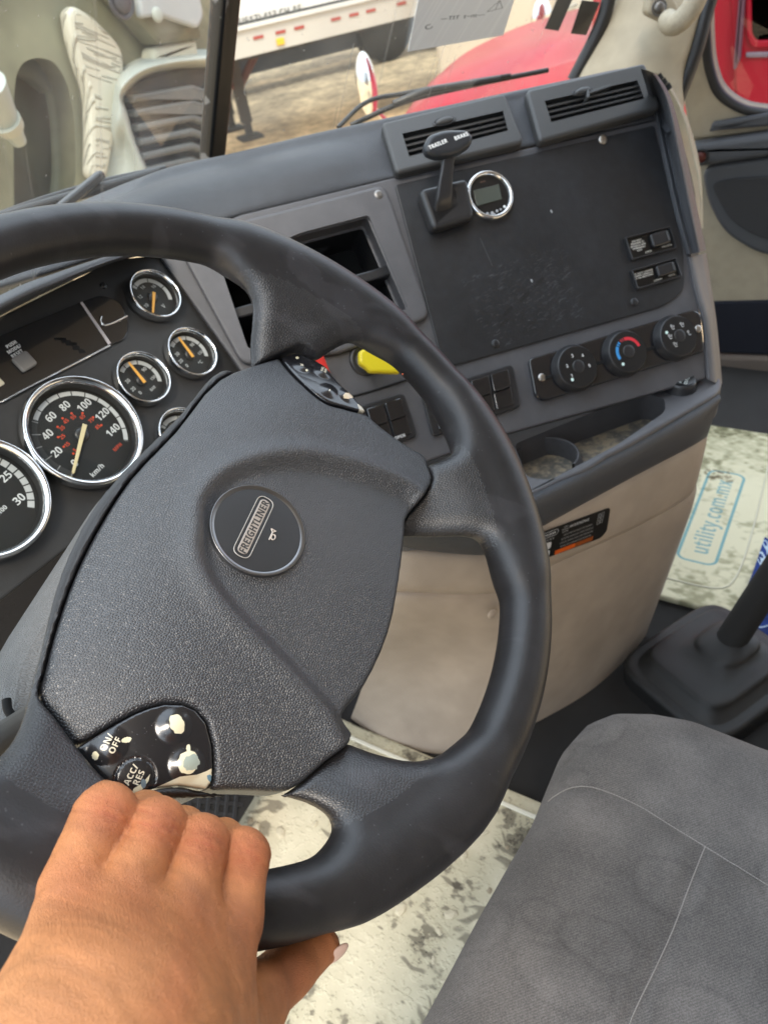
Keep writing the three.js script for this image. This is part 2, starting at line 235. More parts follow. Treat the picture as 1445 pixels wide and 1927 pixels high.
// ---------------------------------------------------------------- dashboard
const W = (list) => list.map(([x, y, d]) => at(x, y, d));
const dC = (x, y, off = 0) => on(FC, x, y, off); // a point on the control face
{
  const base = { o: V3(-0.1, 1.2, -0.6), u: V3(1, 0, 0), v: V3(0, 1, 0), n: V3(0, 0, 1) };
  const dash = thing(base, 'dashboard', 'grey moulded truck dashboard with padded top and a face turned to the driver', 'dashboard');
  const add = (name, geo, mat, label) => part(dash, name, into(base, geo), mat, label);
  // padded top: from the seam over the control face up, round and away to the windshield
  const seam = [at(-260, 640, 0.76), at(-60, 556, 0.79), at(100, 506, 0.82), at(240, 462, 0.855), dC(345, 434), dC(455, 402), dC(600, 368), dC(735, 334), dC(860, 306), dC(985, 276), dC(1110, 250), dC(1222, 226), dC(1244, 222), at(1266, 240, 1.07)];
  const crest = [[-260, 500, 0.96], [-60, 430, 0.97], [100, 398, 0.98], [240, 344, 0.99], [330, 312, 0.99], [440, 288, 0.99], [585, 253, 0.99], [730, 222, 1.0], [845, 198, 1.0], [965, 172, 1.01], [1085, 147, 1.02], [1172, 129, 1.03], [1212, 131, 1.05], [1238, 147, 1.1]];
  const top = (i) => (i < 7 ? at(...crest[i]) : on(FV, crest[i][0], crest[i][1], i > 12 ? -0.03 : 0.001));
  const rows = [0, 1, 2, 3, 4, 5, 6].map((k) => seam.map((p, i) => {
    const c = top(i), f = k / 6, q = p.clone().lerp(c, f), bulge = Math.sin(Math.PI * Math.min(1, f * 1.15)) * (i > 6 ? 0 : 0.016);
    return q.addScaledVector(V3(-0.25, 0.75, 0.6).normalize(), bulge);
  }));
  const back = seam.map((p, i) => top(i).add(V3(0.01, -0.01, -0.03))), far = seam.map((p, i) => top(i).add(V3(0.04, -0.045, -0.12))), under = seam.map((p, i) => top(i).add(V3(0.06, -0.12, -0.18)));
  add('padded_top', loft([seam.map((p) => p.clone().addScaledVector(FC.n, -0.012)), ...rows, back, far, under], 72, 44), MAT.dash);
  // right-hand end of the pad and the rounded edge running down beside the black panel
  const end = (px, off) => px.map(([x, y, d]) => (d === undefined ? dC(x, y, off) : at(x, y, d)));
  add('end_cap', loft([
    end([[1205, 130, 1.02], [1222, 190], [1246, 300], [1268, 400], [1290, 478]], 0.002),
    end([[1212, 131, 1.02], [1230, 192], [1254, 300], [1276, 400], [1297, 478]], 0.008),
    end([[1222, 134, 1.03], [1240, 192], [1262, 300], [1284, 398], [1305, 477]], 0.006),
    [[1232, 139, 1.05], [1254, 190, 1.06], [1278, 295, 1.06], [1300, 395, 1.06], [1318, 474, 1.06]].map((p) => at(...p)),
    [[1240, 146, 1.1], [1264, 190, 1.12], [1290, 292, 1.12], [1311, 392, 1.12], [1328, 470, 1.12]].map((p) => at(...p)),
    [[1236, 150, 1.3], [1256, 196, 1.3], [1280, 296, 1.3], [1300, 396, 1.3], [1316, 474, 1.3]].map((p) => at(...p)),
  ], 40, 30), MAT.dash);
  add('lower_end', loft([
    end([[1292, 484], [1302, 540], [1318, 600], [1324, 660], [1328, 712]], 0.0),
    end([[1298, 483], [1309, 540], [1326, 600], [1332, 660], [1336, 716]], 0.004),
    end([[1308, 481], [1322, 540], [1337, 600], [1345, 660], [1350, 722]], -0.004),
    end([[1328, 476], [1338, 540], [1347, 600], [1353, 660], [1358, 722]], -0.04),
    end([[1324, 478], [1334, 540], [1342, 600], [1346, 660], [1350, 724]], -0.2),
  ], 30, 24), MAT.fascia);
  // fascia: one moulded plate with the open slot on its left
  const slot = sight(FC, [[408, 508], [560, 438], [694, 403], [773, 588], [640, 640], [462, 668]], 0.008, 0, THREE.Path);
  const fs = sight(FC, [[292, 470], [455, 402], [735, 334], [1240, 224], [1302, 480], [1306, 540], [1320, 600], [1330, 712], [960, 815], [800, 870], [560, 900], [455, 700]], 0.004);
  fs.holes.push(slot);
  const fg = slab(fs, -0.03, 0, 0.003, 3), toW = new THREE.Matrix4().makeBasis(FC.u, FC.v, FC.n).setPosition(FC.o);
  add('fascia', fg.applyMatrix4(toW), MAT.fascia);
  const rimShape = sight(FC, [[340, 478], [455, 420], [722, 352], [740, 400], [806, 600], [640, 668], [455, 690]], 0.012);
  rimShape.holes.push(sight(FC, [[408, 508], [560, 438], [694, 403], [773, 588], [640, 640], [462, 668]], 0.008, 0, THREE.Path));
  add('slot_surround', slab(rimShape, 0.0005, 0.006, 0.004, 3).applyMatrix4(toW), MAT.fascia);
  add('slot_box', slab(sight(FC, [[380, 490], [560, 420], [714, 385], [800, 600], [640, 670], [440, 700]], 0.004), -0.16, -0.1, 0).applyMatrix4(toW), MAT.void);
  for (const l of [[[400, 590], [450, 570], [705, 500], [742, 488], [748, 506], [706, 520], [452, 592], [404, 612]]]) add('slot_divider', slab(sight(FC, l, 0.002), -0.09, -0.012, 0.002).applyMatrix4(toW), MAT.satin);
  add('slot_liner', slab((() => { const s = sight(FC, [[390, 496], [560, 424], [706, 390], [796, 600], [640, 664], [446, 694]], 0.006); s.holes.push(sight(FC, [[408, 508], [560, 438], [694, 403], [773, 588], [640, 640], [462, 668]], 0.008, 0, THREE.Path)); return s; })(), -0.12, -0.029, 0).applyMatrix4(toW), MAT.black);
  add('cable', tube([dC(470, 520, -0.09), dC(560, 500, -0.07), dC(640, 450, -0.08), dC(690, 470, -0.1)], 0.006, 30, 8), MAT.satin);
  const seamLine = [[640, 752], [700, 736], [768, 714], [832, 694]].map(([x, y]) => dC(x, y, 0.0005)); add('seam', tube(seamLine, 0.0014, 20, 6), MAT.void);
  for (const [x, y] of [[712, 367]]) { const s = screw(dash, 0, 0, 0, 0.006, MAT.dull); here(s, dC(x, y, 0.007).sub(base.o), quat(FC)); const w = part(dash, 'screw_well', lathe([[0.0095, 0], [0.009, 0.0012], [0.007, 0.0006]]), MAT.black); here(w, dC(x, y, 0.0055).sub(base.o), quat(FC)); }
  // hood over the instruments
  add('instrument_hood', loft([
    [[-300, 720, 0.70], [0, 556, 0.72], [110, 512, 0.74], [215, 478, 0.78], [300, 455, 0.84]].map((p) => at(...p)),
    [[-300, 740, 0.685], [0, 574, 0.705], [110, 524, 0.73], [215, 484, 0.775], [300, 462, 0.84]].map((p) => at(...p)),
    [[-300, 758, 0.70], [0, 590, 0.72], [110, 536, 0.74], [215, 491, 0.78], [302, 470, 0.845]].map((p) => at(...p)),
    [[-300, 758, 0.80], [0, 596, 0.81], [110, 540, 0.83], [215, 494, 0.86], [304, 474, 0.88]].map((p) => at(...p)),
  ], 30, 16), MAT.dash);
  // tray shelf with its bin, and the nose below it
  const FS = level(1.69), S = (l, r, K) => sight(FS, l, r, 0, K);
  const shelf = S([[940, 812], [1100, 757], [1330, 690], [1360, 714], [1352, 738], [1180, 836], [1010, 924], [925, 962], [740, 990], [700, 900]], [0.01, 0, 0.004, 0.02, 0.02, 0.02, 0.02, 0.02, 0.01, 0.01]);
  const binPx = [[960, 834], [1100, 778], [1216, 737], [1256, 748], [1258, 776], [1180, 830], [1105, 880], [1040, 908], [985, 902]];
  shelf.holes.push(S(binPx, 0.012, THREE.Path));
  const toS = new THREE.Matrix4().makeBasis(FS.u, FS.v, FS.n).setPosition(FS.o);
  add('shelf', slab(shelf, -0.042, 0, 0.004, 3).applyMatrix4(toS), MAT.fascia);
  const dust = texture(512, (u, v) => { const a = fbm(u * 6, v * 6, 6, 71, 5), b = fbm(u * 30, v * 30, 30, 77, 4), k = sstep(0.35, 0.65, a * 0.6 + b * 0.4); return [lerp(0.36, 0.58, k), lerp(0.35, 0.53, k), lerp(0.33, 0.45, k)]; }, true);
  add('bin_floor', slab(S(binPx.map(([x, y]) => [x, y]), 0.012), -0.048, -0.039, 0.001).applyMatrix4(toS), M(0xffffff, 0.9, { map: sized(dust, 0.12) }));
  const cup = loc(FS, 1030, 838);
  add('cup_holder', new THREE.LatheGeometry(P2([[0.034, -0.04], [0.034, -0.014], [0.0355, -0.0125], [0.037, -0.0135], [0.046, -0.04]]), 40, -0.25, Math.PI + 0.5).translate(cup.x, 0, 0).translate(0, 1.69, -cup.y), MAT.fascia);
  const K = (l, off) => l.map(([x, y, o]) => on(FK, x, y, o ?? off));
  const lipTop = [...[[690, 985, 0.03], [765, 980, 0.02], [925, 960, 0.0]].map(([x, y, o]) => atY(x, y, 1.688)), ...[[1010, 924], [1180, 836], [1300, 768], [1352, 738]].map(([x, y]) => atY(x, y, 1.688))];
  const kx = (l) => l.map(([x, y, o]) => on(FK, x, y, o));
  add('nose', loft([
    lipTop.map((p) => p.clone().add(V3(0, -0.002, -0.006))),
    kx([[690, 992, -0.1], [766, 990, -0.05], [927, 972, -0.004], [1012, 936, 0.003], [1182, 850, 0.003], [1303, 782, 0.003], [1356, 748, 0.0]]),
    kx([[690, 1008, -0.1], [768, 1010, -0.045], [928, 1006, 0.0], [1015, 962, 0.006], [1184, 872, 0.006], [1306, 802, 0.006], [1346, 772, 0.0]]),
    kx([[690, 1022, -0.11], [770, 1031, -0.055], [930, 1040, -0.008], [1019, 989, 0.0], [1186, 898, 0.0], [1300, 838, 0.0], [1331, 818, -0.01]]),
    kx([[690, 1024, -0.14], [770, 1033, -0.08], [930, 1043, -0.03], [1021, 991, -0.02], [1187, 900, -0.02], [1300, 840, -0.02], [1330, 820, -0.03]]),
  ], 48, 20), MAT.dash);
  add('beige_skirt', loft([
    kx([[690, 1020, -0.118], [770, 1029, -0.062], [930, 1038, -0.014], [1019, 987, -0.005], [1186, 896, -0.005], [1300, 836, -0.005], [1331, 816, -0.015]]),
    kx([[690, 1040, -0.112], [770, 1048, -0.056], [930, 1058, -0.01], [1024, 1008, 0.0], [1188, 918, 0.0], [1300, 858, 0.0], [1327, 840, -0.012]]),
    kx([[690, 1096, -0.112], [762, 1100, -0.056], [932, 1100, -0.01], [1036, 1050, 0.0], [1186, 984, 0.0], [1294, 922, 0.0], [1314, 896, -0.014]]),
    kx([[690, 1108, -0.122], [760, 1113, -0.064], [934, 1114, -0.018], [1040, 1062, -0.007], [1184, 997, -0.007], [1290, 938, -0.008], [1310, 910, -0.02]]),
    kx([[690, 1108, -0.14], [760, 1113, -0.084], [934, 1114, -0.036], [1040, 1062, -0.026], [1184, 997, -0.026], [1290, 938, -0.03], [1308, 910, -0.04]]),
  ], 48, 20), MAT.beige);
  add('lower_panel', loft([
    kx([[690, 1104, -0.126], [760, 1109, -0.068], [934, 1110, -0.022], [1040, 1058, -0.012], [1184, 993, -0.012], [1290, 934, -0.013], [1309, 905, -0.03]]),
    kx([[690, 1150, -0.122], [762, 1150, -0.068], [938, 1150, -0.02], [1040, 1090, -0.01], [1186, 1030, -0.01], [1288, 968, -0.01], [1306, 940, -0.03]]),
    [...kx([[690, 1260, -0.17], [770, 1265, -0.12], [940, 1258, -0.032], [1030, 1215, -0.02], [1170, 1130, -0.02], [1250, 1075, -0.025], [1272, 1040, -0.05]])],
    [atY(660, 1352, 1.2), atY(742, 1402, 1.2), atY(880, 1418, 1.2), atY(1000, 1364, 1.2), atY(1110, 1300, 1.2), atY(1185, 1232, 1.2), atY(1214, 1196, 1.2)],
  ], 48, 24), MAT.beige);
  for (const [x, y] of [[925, 1155], [1290, 945]]) here(screw(dash, 0, 0, 0, 0.007, MAT.beige), on(FK, x, y, -0.014).sub(base.o), quat(FK));
}

// black control plate, with its screws and scuffs
{
  const F = move(FC, 1020, 450), p = thing(F, 'control_plate', 'large scuffed flat black panel in the dashboard holding brake lever and round gauge', 'panel');
  const scuff = canvasTexture(1024, 640, (c, w, h) => {
    const im = c.createImageData(w, h);
    for (let y = 0; y < h; y++) for (let x = 0; x < w; x++) { const a = fbm(x / 160, y / 160, 8, 81, 4), b = fbm(x / 20, y / 20, 52, 91, 2), k = 0.9 + 0.45 * (a - 0.5) + 0.25 * (b - 0.5), i = (y * w + x) * 4; im.data[i] = 35 * k; im.data[i + 1] = 36 * k; im.data[i + 2] = 39 * k; im.data[i + 3] = 255; }
    c.putImageData(im, 0, 0);
    for (let i = 0; i < 420; i++) { const x = w * (0.18 + 0.34 * Math.pow(rnd(), 0.8)), y = h * (0.55 + 0.36 * rnd()), l = 4 + 34 * rnd() * rnd(); c.strokeStyle = `rgba(150,150,155,${0.08 + 0.22 * rnd()})`; c.lineWidth = 0.6 + 1.6 * rnd(); c.beginPath(); c.moveTo(x, y); c.quadraticCurveTo(x + l * 0.5, y - l * rnd() * 0.5, x + l, y - l * 0.35 + 6 * rnd()); c.stroke(); }
    for (const [x, y] of [[0.29, 0.76], [0.36, 0.72], [0.42, 0.68], [0.27, 0.8]]) { c.fillStyle = 'rgba(12,12,13,.5)'; c.beginPath(); c.ellipse(w * x, h * y, 24, 6, -0.4, 0, 7); c.fill(); }
    for (let i = 0; i < 70; i++) { c.strokeStyle = `rgba(170,170,172,${0.08 + 0.2 * rnd()})`; c.lineWidth = 0.7; const x = w * (0.24 + 0.24 * rnd()), y = h * (0.64 + 0.2 * rnd()); c.beginPath(); c.moveTo(x, y); c.lineTo(x + 26 * (rnd() - 0.3), y - 16 * rnd()); c.stroke(); }
    c.strokeStyle = 'rgba(140,140,145,.3)'; c.lineWidth = 2; c.beginPath(); c.moveTo(w * 0.29, h * 0.4); c.lineTo(w * 0.295, h * 0.54); c.stroke();
  });
  const s = sight(F, [[742, 350], [1228, 238], [1283, 476], [1286, 548], [1248, 577], [872, 684], [833, 694]], [0.004, 0.004, 0.006, 0.03, 0.02, 0.004, 0.004]);
  const g = slab(s, 0.0005, 0.003, 0.0012, 2); { const uv = g.attributes.uv, b = [-0.19, -0.13, 0.2, 0.125]; for (let i = 0; i < uv.count; i++) uv.setXY(i, (g.attributes.position.getX(i) - b[0]) / (b[2] - b[0]), (g.attributes.position.getY(i) - b[1]) / (b[3] - b[1])); }
  part(p, 'plate', g, print(scuff, 0.45, grain(FINE, 0.2, 0.0002)));
  for (const [x, y, r, m] of [[1131, 265, 0.0062, MAT.steel], [930, 648, 0.005, MAT.satin], [1190, 570, 0.005, MAT.satin], [906, 330, 0.0045, MAT.satin]]) { const q = loc(F, x, y); screw(p, q.x, q.y, 0.003, r, m); }
  for (const [x, y] of [[1035, 400], [998, 530]]) { const q = loc(F, x, y); part(p, 'chipped_spot', new THREE.SphereGeometry(0.0018, 8, 6).scale(0.7, 1.2, 0.4).translate(q.x, q.y, 0.003), M([0.3, 0.3, 0.3], 0.6)); }
}

// air vents
function airVent(px, hole, wheelAt, label, tog) {
  const c = px.reduce((a, p) => [a[0] + p[0] / px.length, a[1] + p[1] / px.length], [0, 0]), F = move(FV, ...c);
  const v = thing(F, 'air_vent', label, 'air vent', 'air vents in the dashboard');
  const s = sight(F, px, 0.008), hs = hole.map(([x, y]) => loc(F, x, y)); s.holes.push(roundShape(hs, 0.002, THREE.Path));
  part(v, 'frame', slab(s, 0.0, 0.014, 0.004, 3), MAT.vent);
  const inner = roundShape(hs.map((p) => p.clone().multiplyScalar(1.04)), 0.002); part(v, 'duct', slab(inner, -0.03, -0.022, 0), MAT.void);
  const wall = roundShape(hs.map((p) => p.clone().multiplyScalar(1.06)), 0.002); wall.holes.push(roundShape(hs, 0.002, THREE.Path)); part(v, 'duct_wall', slab(wall, -0.024, 0.001, 0), MAT.black);
  const [tl, tr, br, bl] = hs, mix = (a, b, t) => a.clone().lerp(b, t);
  for (let i = 1; i <= 4; i++) { const a = mix(tl, bl, i / 5), b = mix(tr, br, i / 5); part(v, 'slat', new THREE.BoxGeometry(a.distanceTo(b), 0.0022, 0.011).rotateX(0.35).rotateZ(Math.atan2(b.y - a.y, b.x - a.x)).translate((a.x + b.x) / 2, (a.y + b.y) / 2, 0.005), MAT.vent); }
  for (let i = 1; i <= 5; i++) { const a = mix(tl, tr, i / 6), b = mix(bl, br, i / 6); part(v, 'vane', rod(V3(a.x, a.y, -0.005), V3(b.x, b.y, -0.005), 0.0016, 0.0016, 8), MAT.black); }
  const w = loc(F, ...wheelAt, 0.014);
  part(v, 'thumbwheel', merge([new THREE.SphereGeometry(0.008, 20, 12).scale(1.5, 0.55, 0.45).translate(w.x, w.y, 0.0145)]), MAT.vent);
  part(v, 'thumbwheel_recess', new THREE.TorusGeometry(0.0085, 0.0012, 8, 28).scale(1.6, 0.62, 0.6).translate(w.x, w.y, 0.0142), MAT.black);
  if (tog) { const q = loc(F, ...tog); part(v, 'toggle', new RoundedBoxGeometry(0.004, 0.013, 0.012, 3, 0.0015).rotateZ(-0.5).translate(q.x, q.y, 0.012), MAT.vent); part(v, 'louvre_bar', new RoundedBoxGeometry(0.034, 0.004, 0.008, 2, 0.001).rotateZ(0.06).translate(q.x + 0.02, q.y + 0.004, 0.011), MAT.vent); }
  return v;
}
airVent([[714, 247], [943, 191], [980, 283], [742, 342]], [[746, 264], [944, 219], [956, 266], [762, 318]], [836, 228], 'left dashboard air vent, half hidden behind the T-shaped brake handle', null);
airVent([[982, 186], [1204, 134], [1234, 218], [1008, 283]], [[1010, 203], [1192, 162], [1209, 206], [1026, 253]], [1096, 172], 'right dashboard air vent above the plain end of the black panel, bent toggle inside', [1096, 197]);

// trailer brake lever
{
  const F = move(FC, 835, 405), l = thing(F, 'brake_lever', 'black T-handled brake lever on a square base, upper left of the black panel', 'lever');
  const q = (list) => list.map(([x, y]) => loc(F, x, y));
  const b = roundShape(q([[779, 372], [868, 350], [882, 424], [806, 448]]), 0.008); b.holes.push(roundShape(q([[813, 376], [850, 367], [858, 408], [823, 418]]), 0.002, THREE.Path));
  part(l, 'base', slab(b, 0.003, 0.022, 0.006, 4), MAT.satin);
  part(l, 'slot', slab(roundShape(q([[808, 372], [854, 362], [862, 412], [820, 422]]), 0.002), 0.004, 0.006, 0), MAT.void);
  const P = (x, y, z) => { const p = loc(F, x, y, z); return V3(p.x, p.y, z); };
  const rows = [[[832, 408, 0.012], 0.011, 0.006], [[834, 380, 0.026], 0.0105, 0.006], [[837, 345, 0.036], 0.009, 0.005], [[841, 315, 0.042], 0.008, 0.005], [[844, 290, 0.046], 0.009, 0.006], [[845, 275, 0.049], 0.011, 0.007]].map(([p, w, t]) => { const c = P(...p), r = []; for (let i = 0; i <= 16; i++) { const a = (i / 16) * 2 * Math.PI, e = (v) => Math.sign(v) * Math.pow(Math.abs(v), 0.6); r.push(V3(c.x + w * e(Math.cos(a)), c.y, c.z + t * e(Math.sin(a)))); } return r; });
  part(l, 'arm', loft(rows, 32, 20), MAT.satin);
  const h = roundShape([[797, 274], [806, 254], [836, 244], [878, 244], [891, 258], [886, 273], [858, 292], [822, 296], [802, 288]].map(([x, y]) => loc(F, x, y, 0.055)), 0.01);
  const head = part(l, 'handle', slab(h, 0.042, 0.058, 0.006, 5), M([0.02, 0.022, 0.026], 0.32));
  for (const [s, x, y, r] of [['TRAILER', 824, 271, 0.28], ['BRAKE', 868, 256, 0.2]]) { const c = loc(F, x, y, 0.058); part(head, 'lettering', glyphs(s, 0.0042, 0.0003).rotateZ(r * 0.4).translate(c.x, c.y, 0.0579), MAT.white); }
}

// round digital gauge beside it
{
  const F = move(FC, 916, 374), g = thing(F, 'digital_gauge', 'round chrome-rimmed digital gauge with a grey screen, right of the brake lever', 'gauge');
  part(g, 'bezel', lathe([[0.0285, 0.003], [0.0298, 0.006], [0.0292, 0.0105], [0.0268, 0.013], [0.0245, 0.0115], [0.0235, 0.008]]), MAT.chrome);
  const face = canvasTexture(256, 256, (c) => { c.fillStyle = '#151515'; c.fillRect(0, 0, 256, 256); lines(c, ['MODE'], 118, 36, 13, 10, '#7a5a50'); });
  part(g, 'face', new THREE.CircleGeometry(0.0245, 40).translate(0, 0, 0.0085), print(face, 0.35));
  const q = (x, y) => loc(F, x, y, 0.009), s = roundShape([[890, 359], [938, 347], [944, 375], [897, 388]].map((p) => q(...p)), 0.001);
  part(g, 'screen', slab(s, 0.0087, 0.0096, 0.0002), M([0.07, 0.08, 0.068], 0.25));
  for (const [x, y, r] of [[908, 401, 0.0011], [917, 402, 0.0017], [926, 401, 0.002], [935, 397, 0.0018], [942, 394, 0.0014], [949, 389, 0.0017], [921, 409, 0.0013], [930, 404, 0.0017]]) { const p = q(x, y); part(g, 'button', dome(r, 0.0012).translate(p.x, p.y, 0.0088), x > 945 ? MAT.white : M([0.35, 0.35, 0.36], 0.3)); }
}

// two rocker switches on the right of the panel
function rockerSwitch(px, label, text, left, right, textH) {
  const F = move(FC, (px[0][0] + px[2][0]) / 2, (px[0][1] + px[2][1]) / 2), o = thing(F, 'toggle_switch', label, 'switch');
  const q = px.map(([x, y]) => loc(F, x, y)), w = q[0].distanceTo(q[1]), h = q[0].distanceTo(q[3]), ang = Math.atan2(q[1].y - q[0].y, q[1].x - q[0].x);
  const t = canvasTexture(512, 256, (c) => { c.fillStyle = '#0d0d0e'; c.fillRect(0, 0, 512, 256); lines(c, text, 120, 50, textH, textH * 1.02, '#cfcbc2'); lines(c, [left], left.length > 4 ? 260 : 210, 215, 30, 30, '#d0ccc0'); lines(c, [right], 430, 205, 30, 30, '#d0ccc0'); });
  const bz = roundShape(box2(w, h), 0.002); bz.holes.push(roundShape(box2(w - 0.004, h - 0.004), 0.0015, THREE.Path));
  part(o, 'surround', slab(bz, 0.003, 0.0075, 0.001), MAT.satin).rotation.z = ang;
  const f = part(o, 'face', sheet(w - 0.003, h - 0.003, 0, 0, 0.0042), print(t, 0.3)); f.rotation.z = ang;
  const k = part(o, 'rocker', slab(roundShape(box2(w * 0.36, h * 0.56), 0.003), 0.0045, 0.011, 0.0025, 3).rotateY(-0.12), MAT.satin); const kp = V3(w * 0.2, h * 0.06, 0).applyAxisAngle(V3(0, 0, 1), ang); here(k, kp); k.rotation.z = ang;
  part(k, 'rocker_ridge', new RoundedBoxGeometry(0.003, h * 0.46, 0.004, 3, 0.0014).translate(w * 0.13, 0, 0.011), MAT.vent);
}
rockerSwitch([[1172, 452], [1257, 430], [1266, 470], [1183, 495]], 'upper black rocker switch with white print, right side of the black panel', ['DO NOT', 'ENGAGE IF', 'WHEELS ARE', 'SPINNING', 'OUT'], 'LOCK', 'UNLOCK', 30);
rockerSwitch([[1182, 510], [1266, 486], [1277, 526], [1195, 546]], 'lower black rocker switch with white print, just above the climate control', ['DO NOT LOWER', 'WHEN VEHICLE', 'IS IN MOTION'], 'LOWER', 'RAISE', 32);

// climate control
{
  const F = move(FC, 1155, 672), o = thing(F, 'climate_control', 'black climate control strip with three round dials, blue and red arc on the middle one', 'climate control');
  part(o, 'panel', slab(sight(F, [[990, 678], [1298, 585], [1312, 592], [1319, 664], [1018, 757], [1003, 748]], 0.006), 0.0005, 0.007, 0.0025, 3), MAT.gloss);
  const strip = (a, b) => part(o, 'groove', slab(sight(F, [[a, 717 - (a - 1000) * 0.28], [b, 717 - (b - 1000) * 0.28], [b, 723 - (b - 1000) * 0.28], [a, 723 - (a - 1000) * 0.28]], 0.0005), 0.007, 0.0078, 0.0003), MAT.void);
  strip(1010, 1300);
  const dial = (x, y, draw, r = 0.0255) => {
    const c = loc(F, x, y), k = part(o, 'dial', lathe([[r * 1.12, 0.006], [r * 1.1, 0.012], [r * 1.02, 0.014], [r, 0.017], [r * 0.94, 0.0195], [0.00001, 0.0197]]).translate(0, 0, 0), MAT.satin); k.position.set(c.x, c.y, 0);
    part(k, 'dial_face', new THREE.CircleGeometry(r * 0.92, 40).translate(0, 0, 0.0201), print(canvasTexture(256, 256, (g) => { g.fillStyle = '#161617'; g.fillRect(0, 0, 256, 256); g.translate(128, 128); draw(g); }), 0.4));
    part(k, 'centre_button', dome(r * 0.3, 0.0012).translate(0, 0, 0.0202), MAT.satin); return k;
  };
  const ringText = (g, list, r, size) => list.forEach(([s, a]) => { g.font = `bold ${size}px sans-serif`; g.textAlign = 'center'; g.textBaseline = 'middle'; g.fillStyle = '#ddd'; g.fillText(s, r * Math.cos(a * RAD), -r * Math.sin(a * RAD)); });
  const dot = (g, a, r = 98) => { g.fillStyle = '#d5efe8'; g.beginPath(); g.arc(r * Math.cos(a * RAD), -r * Math.sin(a * RAD), 11, 0, 7); g.fill(); };
  const fan = (g) => { g.strokeStyle = '#ccc'; g.lineWidth = 5; g.beginPath(); g.ellipse(0, 0, 20, 9, -0.3, 0.4, 6); g.stroke(); };
  dial(1073, 697, (g) => { ringText(g, [['1', 212], ['○', 190], ['2', 160], ['○', 130], ['3', 100], ['○', 72], ['4', 45], ['○', 15], ['5', -15], ['✱', -42]], 78, 28); dot(g, 222); fan(g); });
  dial(1166, 669, (g) => { for (const [c, a, b] of [['#3a8fd0', 200, 142], ['#3a8fd0', 138, 131], ['#3a8fd0', 127, 120], ['#b83a48', 112, 107], ['#b83a48', 102, 97], ['#d0303e', 92, 6]]) { g.strokeStyle = c; g.lineWidth = 21; g.beginPath(); g.arc(0, 0, 84, -a * RAD, -b * RAD); g.stroke(); } dot(g, 222); g.strokeStyle = '#ddd'; g.lineWidth = 4; for (let i = 0; i < 4; i++) { g.beginPath(); g.moveTo(-20 * Math.cos(i * 0.785), -20 * Math.sin(i * 0.785)); g.lineTo(20 * Math.cos(i * 0.785), 20 * Math.sin(i * 0.785)); g.stroke(); } });
  dial(1260, 640, (g) => { for (const [a, s] of [[220, 1], [170, 1], [115, 1], [55, 1], [-5, 0]]) { g.save(); g.translate(74 * Math.cos(a * RAD), -74 * Math.sin(a * RAD)); g.strokeStyle = '#ccc'; g.lineWidth = 4; g.beginPath(); g.arc(-4, -12, 6, 0, 7); g.stroke(); g.beginPath(); g.moveTo(-6, -4); g.lineTo(-2, 12); g.lineTo(14, 12); if (s) { g.moveTo(18, -12); g.lineTo(4, -4); g.moveTo(18, -2); g.lineTo(6, 2); } g.stroke(); g.restore(); } g.fillStyle = '#bbb'; g.fillRect(-22, -8, 44, 14); dot(g, 150); });
  for (const [x, y] of [[1014, 713], [1306, 622]]) { const c = loc(F, x, y); screw(o, c.x, c.y, 0.0072, 0.0048, MAT.steel); }
}

// switch banks, parking brake knobs, socket cap, warning sticker
function switchBank(px, label, n, prints) {
  const c = px.reduce((a, p) => [a[0] + p[0] / px.length, a[1] + p[1] / px.length], [0, 0]), F = move(FC, ...c), o = thing(F, 'switch_bank', label, 'switches');
  part(o, 'bezel', slab(sight(F, px, 0.007), 0.0005, 0.005, 0.002, 3), MAT.satin);
  const q = px.map(([x, y]) => loc(F, x, y).multiplyScalar(0.86)), m = (a, b, t) => a.clone().lerp(b, t);
  for (let i = 0; i < n; i++) for (const [t0, t1, tilt] of [[0.03, 0.5, 0.1], [0.5, 0.97, -0.1]]) {
    const s0 = (i + 0.04) / n, s1 = (i + 0.96) / n, c4 = [[s0, t0], [s1, t0], [s1, t1], [s0, t1]].map(([s, t]) => m(m(q[0], q[1], s), m(q[3], q[2], s), t));
    part(o, 'rocker', slab(roundShape(c4, 0.002), 0.005, 0.0085 + tilt * 0.012, 0.0012, 2), MAT.gloss);
  }
  for (const [s, x, y, z] of prints) { const p = loc(F, x, y, 0.009); part(o, 'lettering', glyphs(s, z, 0.0003).translate(p.x, p.y, 0.0098), M([0.6, 0.6, 0.6], 0.5)); }
}
switchBank([[640, 778], [758, 740], [784, 822], [664, 866]], 'black rocker switch pair seen through the wheel, just right of the worn wheel buttons', 3, [['OPEN', 752, 822, 0.0035]]);
switchBank([[790, 740], [962, 686], [977, 766], [812, 824]], 'black row of rocker switches left of the climate control, partly behind the wheel rim', 4, []);
